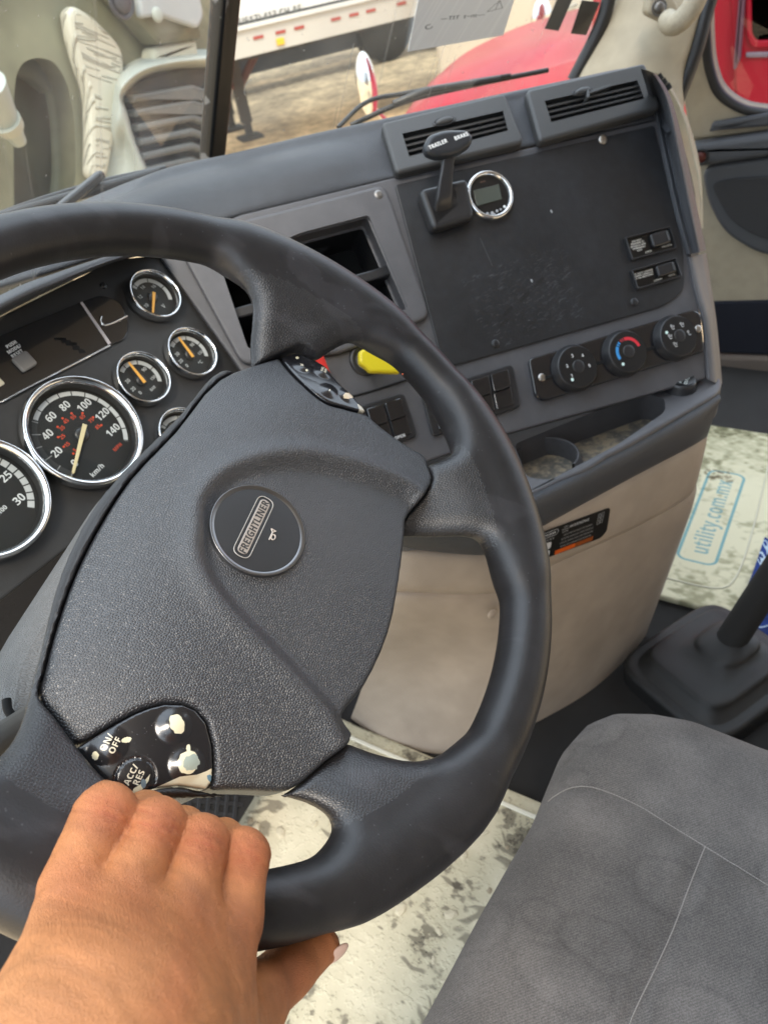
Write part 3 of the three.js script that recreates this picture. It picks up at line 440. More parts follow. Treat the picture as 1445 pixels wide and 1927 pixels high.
{
  const knob = (px, py, s, mat, label, text) => {
    const F = move(FC, px, py), o = thing(F, 'pull_valve', label, 'valve');
    part(o, 'collar', lathe([[0.019, 0.0005], [0.018, 0.003], [0.014, 0.004], [0.012, 0.001]]).translate(-0.007, 0.002, 0), MAT.black);
    part(o, 'stem', disc(0.0105, 0.03, 0.002, 20), mat);
    const k = part(o, 'knob_head', slab(typeof s[0][0] === 'number' && s[0][0] > 1 ? sight(F, s, 0.003, 0.034) : roundShape(P2(s), 0.004), 0.024, 0.036, 0.003, 3), mat);
    text.forEach(([t, x, y, z]) => part(k, 'lettering', glyphs(t, z, 0.0003).rotateZ(0.25).translate(x, y, 0.0359), M([0.06, 0.05, 0.01], 0.6)));
  };
  const ym = M([0.62, 0.5, 0.012], 0.35), rm = M([0.5, 0.02, 0.015], 0.35);
  knob(700, 676, [[686, 630], [699, 636], [756, 684], [754, 702], [696, 700], [688, 692], [676, 684], [675, 662], [686, 656]], ym, 'yellow angular pull knob seen through the upper right gap of the wheel', [['PARKING', 0.019, -0.002, 0.004], ['BRAKE', 0.018, -0.008, 0.0038], ['PUSH', 0.009, 0.011, 0.003]]);
  knob(582, 708, [[-0.016, -0.014], [0.016, -0.014], [0.016, 0.012], [0, 0.022], [-0.016, 0.012]], rm, 'red pull knob mostly hidden behind the worn wheel buttons', []);
  const F = frame(atY(1279, 730, 1.69), V3(-0.1, 1, 0.1), V3(0, 0, -1)), o = thing(F, 'socket_cap', 'round black power socket cap with white print on the shelf corner', 'socket cap');
  part(o, 'cap', lathe([[0.0195, 0], [0.0195, 0.004], [0.0175, 0.006], [0.0175, 0.012], [0.015, 0.0145], [0.00001, 0.0148]]), MAT.satin);
  part(o, 'cap_print', new THREE.CircleGeometry(0.0145, 32).translate(0, 0, 0.0152), print(canvasTexture(128, 128, (c) => { c.fillStyle = '#1b1c1d'; c.fillRect(0, 0, 128, 128); lines(c, ['12V', 'POWER', 'OUTLET'], 64, 34, 25, 28, '#cfd6d2'); }), 0.25));
  part(o, 'strap', tube([V3(0.016, -0.002, 0.003), V3(0.026, -0.008, 0.004), V3(0.034, -0.006, 0.001)], 0.0025, 12, 8), MAT.satin);
}
{
  const F = frame(on(FK, 1085, 1003, 0.0015), FK.n), o = thing(F, 'warning_sticker', 'black safety sticker with white print and an orange bar on the beige skirt', 'sticker');
  const t = canvasTexture(1024, 420, (c, w, h) => {
    c.fillStyle = '#070707'; c.fillRect(0, 0, w, h);
    c.strokeStyle = '#b8b8b8'; c.lineWidth = 6; c.beginPath(); c.roundRect(80, 30, 300, 70, 35); c.stroke(); lines(c, ['FREIGHTLINER'], 230, 66, 34, 30, '#ccc'); lines(c, ['T R U C K S'], 250, 140, 36, 30, '#999');
    c.fillStyle = '#bdbdbd'; c.beginPath(); c.roundRect(200, 175, 120, 90, 24); c.fill(); c.beginPath(); c.roundRect(200, 285, 120, 100, 30); c.fill(); c.beginPath(); c.roundRect(60, 180, 110, 190, 20); c.fill();
    lines(c, ['SEAT BELTS MUST BE WORN', 'BEFORE DRIVING THIS VEHICLE', 'CHECK TYRES AND AIR PRESSURE', 'READ THE OPERATOR MANUAL'], 640, 150, 27, 50, '#8d8d8d'); lines(c, ['VIN', 'HEIGHT', 'GVWR'], 470, 40, 26, 32, '#999'); lines(c, ['WARNING'], 640, 60, 50, 40, '#aaa');
    c.fillStyle = '#c4540c'; c.fillRect(390, 330, 480, 58); c.fillStyle = '#8a4310'; c.fillRect(640, 330, 230, 58);
    c.strokeStyle = '#aaa'; c.lineWidth = 4; for (let i = 0; i < 6; i++) c.strokeRect(880 + (i % 2) * 40, 40 + Math.floor(i / 2) * 50, 30, 36);
  });
  const s = roundShape([[990, 1012], [1148, 954], [1141, 998], [1130, 1012], [1000, 1060]].map(([x, y]) => loc(F, x, y)), [0.002, 0.006, 0.004, 0.006, 0.002]), g = slab(s, 0, 0.0006, 0.0002, 1);
  g.computeBoundingBox(); const b = g.boundingBox, e = loc(F, 1148, 954).sub(loc(F, 990, 1012)), L = e.length(), H = 0.046; e.normalize(); const a = loc(F, 990, 1012);
  for (let i = 0; i < g.attributes.uv.count; i++) { const x = g.attributes.position.getX(i) - a.x, y = g.attributes.position.getY(i) - a.y, s1 = x * e.x + y * e.y, t1 = -x * e.y + y * e.x; g.attributes.uv.setXY(i, s1 / L, 1 + t1 / H); }
  part(o, 'sticker_print', g, print(t, 0.35));
}

// ---------------------------------------------------------------- instrument panel
{
  const o = thing(F1, 'instrument_panel', 'dark instrument panel behind the wheel with chrome-ringed dials and an unlit display', 'instrument panel');
  const q = (x, y, z = 0) => loc(F1, x, y, z);
  part(o, 'panel', slab(roundShape([[-420, 870], [0, 596], [215, 488], [304, 478], [462, 694], [455, 820], [300, 1000], [134, 1026], [0, 1132], [-420, 1400]].map((p) => q(...p)), 0.006), -0.02, 0, 0.002), MAT.cluster);
  const gauge = (c, r, name, draw, needle, deep, tint) => {
    const m = q(...c), face = canvasTexture(512, 512, (g) => { g.fillStyle = '#0b0b0b'; g.fillRect(0, 0, 512, 512); g.translate(256, 256); draw(g); });
    const d = part(o, name, new THREE.CircleGeometry(r * 0.9, 48).translate(0, 0, -deep), print(face, 0.6)); d.position.set(m.x, m.y, deep + 0.0025);
    part(d, 'bezel', lathe([[r, -0.006], [r * 1.0, 0.0], [r * 0.98, 0.0035], [r * 0.94, 0.0045], [r * 0.885, 0.002], [r * 0.87, -0.001]]), MAT.chrome);
    part(d, 'bezel_cup', lathe([[r * 0.875, -0.0005], [r * 0.86, -deep * 0.5], [r * 0.84, -deep + 0.0005]]), MAT.black);
    const [a, l, w] = needle, nd = new THREE.Shape([new THREE.Vector2(-l * 0.22, -w), new THREE.Vector2(l, -w * 0.6), new THREE.Vector2(l * 1.03, 0), new THREE.Vector2(l, w * 0.6), new THREE.Vector2(-l * 0.22, w)]);
    part(d, 'needle', slab(nd, -deep + 0.003, -deep + 0.0042, 0.0004).rotateZ(a * RAD), tint);
    part(d, 'hub', dome(w * 3.4, 0.003).translate(0, 0, -deep), MAT.satin);
    part(d, 'lens', new THREE.CircleGeometry(r * 0.875, 40).translate(0, 0, 0.0005), MAT.glass);
  };
  const arc = (g, r, w, a, b, c) => { g.strokeStyle = c; g.lineWidth = w; g.beginPath(); g.arc(0, 0, r, -a * RAD, -b * RAD); g.stroke(); };
  const tick = (g, r0, r1, a, w, c) => { g.strokeStyle = c; g.lineWidth = w; g.beginPath(); g.moveTo(r0 * Math.cos(a * RAD), -r0 * Math.sin(a * RAD)); g.lineTo(r1 * Math.cos(a * RAD), -r1 * Math.sin(a * RAD)); g.stroke(); };
  const word = (g, s, r, a, size, c = '#c9c9c9', rot = -0.1) => { g.save(); g.translate(r * Math.cos(a * RAD), -r * Math.sin(a * RAD)); g.rotate(rot); g.fillStyle = c; g.font = `bold ${size}px sans-serif`; g.textAlign = 'center'; g.textBaseline = 'middle'; g.fillText(s, 0, 0); g.restore(); };
  gauge([153, 819], 0.0545, 'speedometer', (g) => {
    arc(g, 212, 24, 214, -45, '#303030'); arc(g, 212, 22, 125, -45, '#c2c2c2');
    for (let i = 0; i <= 15; i++) tick(g, i % 2 ? 198 : 186, 226, 214 - i * 17.2, 5, i > 5 ? '#2c2c2c' : '#8a8a8a');
    for (let i = 0; i <= 7; i++) word(g, String(i * 20), 156, 214 - i * 34.5, 50);
    ['5', '15', '25', '35', '45', '55', '65', '75', '85'].forEach((s, i) => { const a = 206 - i * 27; word(g, s, 92, a, 26, '#c4401c'); g.fillStyle = '#c4401c'; g.beginPath(); g.arc(112 * Math.cos(a * RAD), -112 * Math.sin(a * RAD), 6, 0, 7); g.fill(); });
    word(g, 'km/h', 190, -112, 34); word(g, 'MPH', 176, -58, 26, '#b8391a');
  }, [-146 + 0, 0.041, 0.0021], 0.009, M([0.62, 0.52, 0.3], 0.5));
  gauge([-38, 944], 0.0545, 'tachometer', (g) => {
    arc(g, 206, 30, 70, -48, '#b5b5b5'); for (let i = 0; i <= 26; i++) tick(g, 186, 222, 222 - i * 10.4, 6, i > 14 ? '#222' : '#aaa');
    for (let i = 0; i <= 6; i++) word(g, String(i * 5), 158, 222 - i * 43, 50); word(g, 'RPM x100', 90, -90, 28);
  }, [220, 0.041, 0.0021], 0.009, M([0.62, 0.52, 0.3], 0.5));
  const small = (c, needle, list, deg) => gauge(c, 0.0278, 'small_gauge', (g) => {
    arc(g, 200, 44, 120, -35, '#b9b9b9'); for (const a of deg) tick(g, 176, 226, a, 10, '#2a2a2a');
    list.forEach(([s, a, z]) => word(g, s, 138, a, z ?? 52, '#a9a9a9'));
  }, needle, 0.006, M([0.75, 0.36, 0.06], 0.5));
  small([286, 562], [-138, 0.02, 0.0017], [['10', 195], ['12', 150], ['14', 95], ['16', 40], ['V', -75, 60]], [110, 60, 10]);
  small([355, 670], [84, 0.02, 0.0017], [['0', 212], ['20', 180], ['30', 145], ['90', 30], ['150', -20, 44], ['°C', -70]], [100, 55, 10]);
  small([264, 718], [86, 0.02, 0.0017], [['0', 222], ['20', 190], ['30', 150], ['90', 30], ['150', -20, 44], ['BAR', -72, 40]], [100, 55, 10]);
  small([340, 822], [140, 0.02, 0.0017], [['0', 215], ['50', 160], ['100', 95, 44], ['150', 20, 44]], [110, 55, 10]);
  // message display with its smoked window
  const dsp = part(o, 'display', slab(roundShape([[-420, 842], [0, 634], [150, 571], [190, 556], [226, 570], [243, 612], [236, 640], [208, 651], [0, 758], [-420, 1010]].map((p) => q(...p)), [0.002, 0.002, 0.004, 0.012, 0.014, 0.014, 0.012, 0.004, 0.002, 0.002]), 0.0002, 0.0022, 0.0008), M([0.014, 0.014, 0.015], 0.2, { clearcoat: 0.7, clearcoatRoughness: 0.06 }));
  part(dsp, 'display_divider', slab(roundShape([[150, 572], [154, 570], [208, 648], [203, 651]].map((p) => q(...p)), 0.0003), 0.0022, 0.003, 0.0003), M([0.5, 0.46, 0.46], 0.4));
  part(dsp, 'display_trim', tube([[0, 759], [70, 722], [140, 686], [206, 652]].map(([x, y]) => { const p = q(x, y); return V3(p.x, p.y, 0.002); }), 0.0011, 20, 8), MAT.chrome);
  part(dsp, 'display_clip', tube([[190, 598], [188, 606], [194, 614], [206, 612], [238, 597]].map(([x, y]) => { const p = q(x, y); return V3(p.x, p.y, 0.0026); }), 0.0011, 30, 8), MAT.chrome);
  const bt = q(47, 680, 0.005); part(dsp, 'button', slab(roundShape(box2(0.0165, 0.0155), 0.003), 0.002, 0.0068, 0.0016, 3).translate(bt.x, bt.y, 0), M([0.2, 0.19, 0.18], 0.6));
  ['PUSH', 'MODE/', 'RESET'].forEach((s, i) => { const p = q(22 + i * 4, 648 + i * 7, 0.0022); part(dsp, 'lettering', glyphs(s, 0.0032, 0.0003).translate(p.x, p.y - i * 0.001, 0.0021), MAT.white); });
  const tl = q(-12, 722); part(dsp, 'tell_tale', slab(roundShape(box2(0.014, 0.012), 0.002), 0.002, 0.0034, 0.0008).translate(tl.x, tl.y, 0), M([0.6, 0.55, 0.42], 0.5));
  const sc = q(195, 538); screw(o, sc.x, sc.y, 0, 0.0035, MAT.satin);
  for (let i = 0; i < 9; i++) { const p = q(105 + i * 6 + 6 * rnd(), 636 + i * 3 + 8 * (rnd() - 0.5)); part(dsp, 'scuff_mark', slab(roundShape(box2(0.004 + 0.005 * rnd(), 0.002 + 0.002 * rnd()), 0.0008), 0.0021, 0.00245, 0.0001).rotateZ(-0.5).translate(p.x, p.y, 0), MAT.void); }
}

// ---------------------------------------------------------------- steering wheel
const RIM_R = 0.2123, RIM_T = 0.0166;
{
  const o = thing(FW, 'steering_wheel', 'black four-spoke truck steering wheel with a grained centre pad and round horn badge', 'steering wheel');
  const Z = -0.008, q = (list, z = Z) => list.map(([x, y]) => { const p = loc(FW, x, y, z); return [p.x, p.y]; });
  // centre pad: outline, sunken lower lobe, rounded upper edge
  const padPx = [[548, 650], [500, 664], [425, 693], [340, 795], [254, 884], [192, 980], [148, 1070], [118, 1155], [93, 1247], [80, 1300], [112, 1352], [145, 1402], [203, 1475], [253, 1495], [297, 1482], [341, 1477], [391, 1485], [470, 1488], [547, 1487], [610, 1436], [668, 1381], [648, 1348], [690, 1290], [735, 1190], [755, 1090], [766, 1000], [768, 976], [792, 940], [812, 905], [806, 880], [800, 858], [768, 838], [728, 810], [690, 776], [658, 737], [635, 707], [616, 678], [592, 660], [568, 648]];
  const pad = smoothLoop(q(padPx), 3);
  // outline of the web that joins hub and rim, traced through the four openings (metres on the wheel's plane)
  const web = smoothLoop([[0.121, 0.036], [0.142, 0.046], [0.162, 0.058], [0.178, 0.084], [0.205, 0.09], [0.224, 0.02], [0.214, -0.045], [0.195, -0.04], [0.184, -0.023], [0.166, -0.009], [0.147, -0.003], [0.132, -0.03], [0.122, -0.055], [0.117, -0.1], [0.136, -0.122], [0.158, -0.12], [0.186, -0.108], [0.17, -0.15], [0.12, -0.185], [0.07, -0.205], [0.058, -0.188], [0.077, -0.164], [0.072, -0.138], [0.056, -0.108], [0.0, -0.112], [-0.086, -0.106], [-0.092, -0.124], [-0.092, -0.146], [-0.086, -0.166], [-0.072, -0.19], [-0.1, -0.202], [-0.15, -0.165], [-0.175, -0.135], [-0.153, -0.123], [-0.143, -0.119], [-0.137, -0.108], [-0.137, -0.09], [-0.153, -0.05], [-0.17, -0.02], [-0.188, -0.032], [-0.214, -0.05], [-0.23, 0.0], [-0.205, 0.07], [-0.185, 0.052], ...q([[15, 1405], [60, 1276], [116, 1068], [192, 926], [334, 779], [418, 690]], -0.022)], 4);
  const torus = (x, y, z) => Math.hypot(Math.hypot(x, y) - RIM_R, z * 0.96) - (RIM_T + (y < 0 ? 0.0012 * clamp(-y / 0.2) : 0));
  const body = net((x, y, z, p) => { const zm = lerp(-0.0265, -0.001, p.s), t = lerp(0.009, 0.0105, p.s); return smax(smin(torus(x, y, z), smax(p.w, Math.abs(z - zm) - t, 0.016), 0.02), -Math.max(p.c - 0.0003, -0.0265 - z), 0.003); },
    [-0.25, -0.25, -0.04], [0.25, 0.25, 0.03], 0.002, { plan: (x, y) => { const r = Math.hypot(x, y); return { s: sstep(0.13, 0.19, r), w: r < 0.245 ? polyDist(web, x, y) : 0.1, c: r < 0.2 ? polyDist(pad, x, y) : 0.1 }; }, pick: (x, y) => { const r = Math.hypot(x, y); if (r > 0.186) return 'rim'; if (Math.abs(x + 0.007) < 0.1 && y > -0.108) return 'hub'; return y > -0.07 ? (x > 0 ? 'right' : 'left') : (x > 0 ? 'lowright' : 'lowleft'); } });
  // wear on the rim: dust, pale scuffs and a few orange specks, on the wheel's own plane
  const wear = texture(768, (u, v) => { const a = fbm(u * 9, v * 9, 9, 101, 5), b = hash(u * 1024, v * 1024, 7), c = fbm(u * 60, v * 60, 60, 111, 3); let k = 0.92 + 0.6 * (a - 0.5) + 0.3 * (c - 0.5) + 0.35 * sstep(0.62, 0.72, fbm(u * 30 + 2 * a, v * 12, 12, 117, 3)); if (b > 0.9985 && a > 0.45) k += 1.3; return [0.128 * k, 0.125 * k, 0.132 * k]; }, true);
  const rimMat = M(0xffffff, 0.42, { ior: 1.5, map: sized(wear, 0.5), ...grain(FINE, 0.07, 0.00006) });
  const spokeMat = M(0xffffff, 0.4, { ior: 1.6, map: sized(wear, 0.5), ...grain(LEATHER, 0.05, 0.00012) });
  part(o, 'rim', body.rim, rimMat); part(o, 'hub', body.hub, MAT.rim);
  for (const k of ['right', 'left', 'lowright', 'lowleft']) if (body[k]) part(o, 'spoke', body[k], spokeMat);
  for (const [x, y] of [[854, 1447], [809, 1536], [776, 683], [62, 1566]]) { const p = loc(FW, x, y, 0.015); part(o, 'paint_speck', new THREE.SphereGeometry(0.0007, 6, 5).translate(p.x, p.y, Math.sqrt(Math.max(0, 0.0175 ** 2 - (Math.hypot(p.x, p.y) - RIM_R) ** 2)) + 0.0002), M([0.5, 0.1, 0.04], 0.7)); }

  const lobe = smoothLoop(q([[380, 1000], [385, 950], [420, 905], [480, 880], [560, 872], [640, 884], [720, 908], [775, 935], [800, 985], [790, 1120], [740, 1300], [660, 1400], [620, 1340], [560, 1275], [490, 1205], [435, 1150], [398, 1100], [378, 1050]]), 3);
  const A = smoothLoop(q([[541, 655], [566, 647], [592, 660], [616, 678], [636, 707], [660, 738], [690, 775], [665, 773], [641, 768], [616, 762], [597, 749], [577, 726], [556, 695]]), 3), B = q([[145, 1402], [168, 1388], [193, 1373], [222, 1357], [253, 1341], [280, 1331], [308, 1325], [341, 1327], [366, 1338], [386, 1362], [399, 1406], [402, 1440], [402, 1470], [391, 1487], [341, 1479], [297, 1484], [253, 1497], [203, 1477]]);
  const btn = { B: q([[208, 1400], [325, 1366], [350, 1437], [258, 1462]]), A: q([[574, 678], [612, 692], [619, 736], [655, 745]]) };
  const height = (x, y, dl, da, db) => {
    const xx = (x + 0.007) / 0.14, top = 0.062 - 0.018 * xx * xx, s = clamp((y - (top - 0.08)) / 0.08), e = clamp((Math.abs(x + 0.007) - 0.085) / 0.07);
    let h = 0.0 - 0.0165 * s * s - 0.007 * e * e + 0.004 * Math.cos(clamp(Math.hypot(x + 0.007, y + 0.02) / 0.14) * 1.57);
    h += -0.0062 * sstep(0.006, -0.008, dl) + 0.0022 * Math.exp(-(((dl - 0.006) / 0.008) ** 2));
    const g = Math.min(Math.abs(da), Math.abs(db)); h -= 0.0013 * Math.exp(-((g / 0.0016) ** 2));
    return h - 0.004;
  };
  const plan = (x, y) => { const d = polyDist(pad, x, y); if (d > 0.02) return { d, h: -0.02, a: 1, b: 1 }; const a = polyDist(A, x, y), b = polyDist(B, x, y); return { d, a, b, h: height(x, y, polyDist(lobe, x, y), a, b) }; };
  part(o, 'centre_pad', net((x, y, z, p) => smax(smax(smax(p.d + 0.0004, z - p.h, 0.004), -0.03 - z, 0.004), -Math.min(p.a, p.b), 0.003), [-0.19, -0.135, -0.034], [0.165, 0.085, 0.012], 0.0015, { plan }), MAT.pad);
  const panelMap = (poly, draw) => { // flat print of a button panel in its own outline; 8 px per mm
    const xs = poly.map((p) => p[0]), ys = poly.map((p) => p[1]), b = [Math.min(...xs) - 0.002, Math.min(...ys) - 0.002, Math.max(...xs) + 0.002, Math.max(...ys) + 0.002], k = 9000;
    const t = canvasTexture(Math.ceil((b[2] - b[0]) * k), Math.ceil((b[3] - b[1]) * k), (c, w, h) => { c.fillStyle = '#1b1b1e'; c.fillRect(0, 0, w, h); draw(c, (x, y) => [(x - b[0]) * k, (b[3] - y) * k], k); });
    return { t, uv: (x, y) => [(x - b[0]) / (b[2] - b[0]), (y - b[1]) / (b[3] - b[1])] };
  };
  const worn = (c, P, pts, colour, jag = 0) => { c.fillStyle = colour; c.beginPath(); pts.forEach(([x, y], i) => { const [a, b] = P(x, y), j = () => (rnd() - 0.5) * jag; i ? c.lineTo(a + j(), b + j()) : c.moveTo(a, b); }); c.closePath(); c.fill(); };
  const blob = (cx, cy, rx, ry, rot, n = 22, j = 0.07) => Array.from({ length: n }, (_, i) => { const a = (i / n) * 6.283, k = 1 + j * (rnd() - 0.5) * 2, x = rx * k * Math.cos(a), y = ry * k * Math.sin(a); return [cx + x * Math.cos(rot) - y * Math.sin(rot), cy + x * Math.sin(rot) + y * Math.cos(rot)]; });
  const say = (c, P, s, p, size, rot = 0) => { const [x, y] = P(...p); c.save(); c.translate(x, y); c.rotate(rot); c.font = `bold ${size}px sans-serif`; c.textAlign = 'center'; c.textBaseline = 'middle'; c.fillStyle = '#d8cfb8'; s.forEach((w, i) => c.fillText(w, 0, (i - (s.length - 1) / 2) * size * 0.95)); c.restore(); };
  const cream = '#d9d2b4', grey = '#98a39a';
  const mapB = panelMap(B, (c, P) => {
    const one = (list) => q(list)[0];
    say(c, P, ['ON/', 'OFF'], one([[211, 1398]]), 40); say(c, P, ['ACC/', 'RES'], one([[257, 1459]]), 38);
    for (const [x, y, rx, ry, r] of [[329, 1366, 0.0052, 0.0036, 0.9], [352, 1436, 0.0056, 0.0052, 0.4], [352, 1410, 0.002, 0.0011, 0.3], [240, 1391, 0.0024, 0.0014, -1], [184, 1418, 0.0021, 0.0014, 0.8]]) { const p = one([[x, y]]); worn(c, P, blob(p[0], p[1], rx, ry, r), cream, 3); }
    { const p = one([[358, 1437]]); worn(c, P, blob(p[0], p[1], 0.0042, 0.0039, 0.4, 22, 0.16), grey); }
    worn(c, P, q([[255, 1482], [272, 1472], [284, 1455], [282, 1470], [268, 1488], [252, 1494]]), cream, 6); { const p = one([[273, 1473]]); worn(c, P, blob(p[0], p[1], 0.0022, 0.0012, 0.6), '#6f7f86'); }
    worn(c, P, q([[338, 1462], [368, 1460], [386, 1452], [398, 1448], [402, 1470], [391, 1488], [350, 1480], [300, 1484], [270, 1492], [310, 1474]]), '#c9c0a6', 10); worn(c, P, blob(...one([[397, 1466]]), 0.0026, 0.0014, 1.2), '#5e7c8c');
    for (let i = 0; i < 70; i++) { const p = one([[160 + 230 * rnd(), 1340 + 140 * rnd()]]), [x, y] = P(...p); c.fillStyle = `rgba(220,220,215,${0.3 + 0.5 * rnd()})`; c.fillRect(x, y, 1 + 2 * rnd(), 1 + 2 * rnd()); }
  });
  const mapA = panelMap(A, (c, P) => {
    const one = (list) => q(list)[0]; say(c, P, ['+'], one([[574, 678]]), 62, 0.4); say(c, P, ['–'], one([[618, 735]]), 56); say(c, P, ['ENG', 'BRK'], one([[614, 690]]), 24);
    worn(c, P, blob(...one([[569, 659]]), 0.0014, 0.0012, 0), cream); worn(c, P, blob(...one([[582, 690]]), 0.0013, 0.0009, 0), cream); worn(c, P, blob(...one([[656, 745]]), 0.0055, 0.0028, -0.6, 30, 0.16), '#cbb79a', 4); worn(c, P, q([[672, 760], [684, 764], [690, 776], [676, 775]]), '#a8a08f', 3);
    for (let i = 0; i < 30; i++) { const p = one([[560 + 110 * rnd(), 655 + 115 * rnd()]]), [x, y] = P(...p); c.fillStyle = 'rgba(215,215,210,.6)'; c.fillRect(x, y, 1 + 2 * rnd(), 1 + 2 * rnd()); }
  });
  const panel = (key, poly, m, lo, hi, label) => part(o, 'button_panel', net((x, y, z, p) => smax(smax(p.d + 0.0007, z - p.h, 0.0016), -0.022 - z, 0.002), lo, hi, 0.0009, { uv: m.uv, plan: (x, y) => {
    const d = polyDist(poly, x, y); if (d > 0.006) return { d, h: -0.01 }; let h = height(x, y, polyDist(lobe, x, y), 1, 1) + 0.0004;
    btn[key].forEach(([bx, by], i) => { const r = Math.hypot(x - bx, y - by) / (key === 'A' ? 0.008 : i === 3 ? 0.0088 : 0.0095); if (key === 'B' && i === 3) h += 0.0004 * sstep(1.05, 0.98, r) - 0.0007 * Math.exp(-(((r - 1.04) / 0.06) ** 2)); else h += (key === 'A' ? 0.0012 : 0.0026) * (r < 1 ? (1 - r * r) ** 1.5 : 0); }); return { d, h };
  } }), M(0xffffff, 0.22, { map: m.t, clearcoat: 0.5, clearcoatRoughness: 0.12 }), label);
  panel('B', B, mapB, [-0.175, -0.06, -0.025], [-0.11, 0.028, 0.006], 'gloss black button panel with paint worn to pale plastic, ON/OFF and ACC/RES');
  panel('A', A, mapA, [0.1, -0.058, -0.025], [0.155, 0.03, 0.006], 'gloss black button panel with plus and minus marks and a worn pale edge');

  // round badge
  const bc = q([[485, 999]], -0.006)[0], bz = height(bc[0], bc[1], -1, 1, 1) - 0.0005;
  const badge = part(o, 'horn_badge', lathe([[0.0272, 0.0026], [0.02, 0.0032], [0.01, 0.0035], [0.00001, 0.0036]], 64), M([0.02, 0.021, 0.023], 0.4, grain(FINE, 0.03, 0.00004))); badge.position.set(bc[0], bc[1], bz);
  part(badge, 'badge_ring', lathe([[0.0304, -0.002], [0.0304, 0.0028], [0.0296, 0.0036], [0.0272, 0.0024]], 72), M([0.2, 0.2, 0.205], 0.28, { metalness: 0.95 }));
  const stadium = (w, h) => roundShape(box2(w, h), h * 0.5);
  const ringS = stadium(0.0455, 0.0112); ringS.holes.push(roundShape(box2(0.0445, 0.0102), 0.0051, THREE.Path));
  const g4 = (g, x = 0, y = 0) => g.translate(x, y, 0), by = 0.0035;
  part(badge, 'plaque_outline', g4(slab(ringS, 0.0031, 0.0037, 0.0001, 1), 0, by), M([0.55, 0.52, 0.48], 0.35, { metalness: 0.6 }));
  part(badge, 'plaque', g4(slab(stadium(0.0408, 0.0066), 0.0031, 0.0039, 0.0003, 2), 0, by), M([0.42, 0.37, 0.33], 0.4, { metalness: 0.5 }));
  part(badge, 'lettering', glyphs('FREIGHTLINER', 0.0041, 0.0004).scale(1, 1.12, 1).translate(0.0, by, 0.0037), M([0.03, 0.03, 0.03], 0.5));
  const hm = M([0.55, 0.48, 0.42], 0.4, { metalness: 0.4 });
  part(badge, 'horn_symbol', merge([rod(V3(-0.0035, -0.0082, 0.0037), V3(0.0024, -0.0082, 0.0037), 0.0005, 0.0005, 6), new THREE.TorusGeometry(0.0014, 0.0004, 6, 20).scale(1.3, 0.9, 1).translate(-0.0004, -0.0098, 0.0037), rod(V3(0.0024, -0.0082, 0.0037), V3(0.0042, -0.0066, 0.0037), 0.0004, 0.0004, 6), rod(V3(0.0024, -0.0082, 0.0037), V3(0.0042, -0.0098, 0.0037), 0.0004, 0.0004, 6), rod(V3(0.0042, -0.0064, 0.0037), V3(0.0042, -0.01, 0.0037), 0.0004, 0.0004, 6)]), hm);
  // hollow back of the hub
  part(o, 'back_cover', slab(roundShape(P2([[0.115, 0.02], [0.08, 0.035], [0.0, 0.05], [-0.06, 0.052], [-0.12, 0.035], [-0.12, 0.0], [-0.1, -0.05], [-0.06, -0.085], [0.03, -0.085], [0.09, -0.06]]), 0.02), -0.05, -0.024, 0.01, 4), MAT.rim);
}

// steering column shroud and stalk
{
  const F = { ...FW, o: out(FW, -0.03, -0.01, -0.18) }, o = thing(F, 'column_shroud', 'grey grained steering column shroud between wheel and instruments, with a slot', 'column shroud');
  const s = roundShape(P2([[-0.1, -0.07], [0.08, -0.07], [0.1, 0.065], [0.06, 0.09], [-0.09, 0.09], [-0.15, 0.055]]), 0.03);
  const g = slab(s, -0.14, 0.1, 0.03, 6); part(o, 'shroud', g, M([0.13, 0.128, 0.125], 0.5, { ...grain(LEATHER, 0.04, 0.0004), map: sized(SMUDGE, 0.3) }));
  const P = (x, y, z) => { const p = loc(F, x, y, z); return V3(p.x, p.y, z); };
  part(o, 'slot', tube([P(13, 1316, 0.101), P(16, 1336, 0.102), P(36, 1362, 0.103)], 0.0025, 16, 8), MAT.void);
  part(o, 'stalk', tube([P(60, 1352, 0.11), P(30, 1372, 0.115), P(0, 1392, 0.118), P(-60, 1440, 0.12)], 0.008, 24, 12), M([0.1, 0.095, 0.085], 0.6, grain(FINE, 0.03, 0.0003)));
}

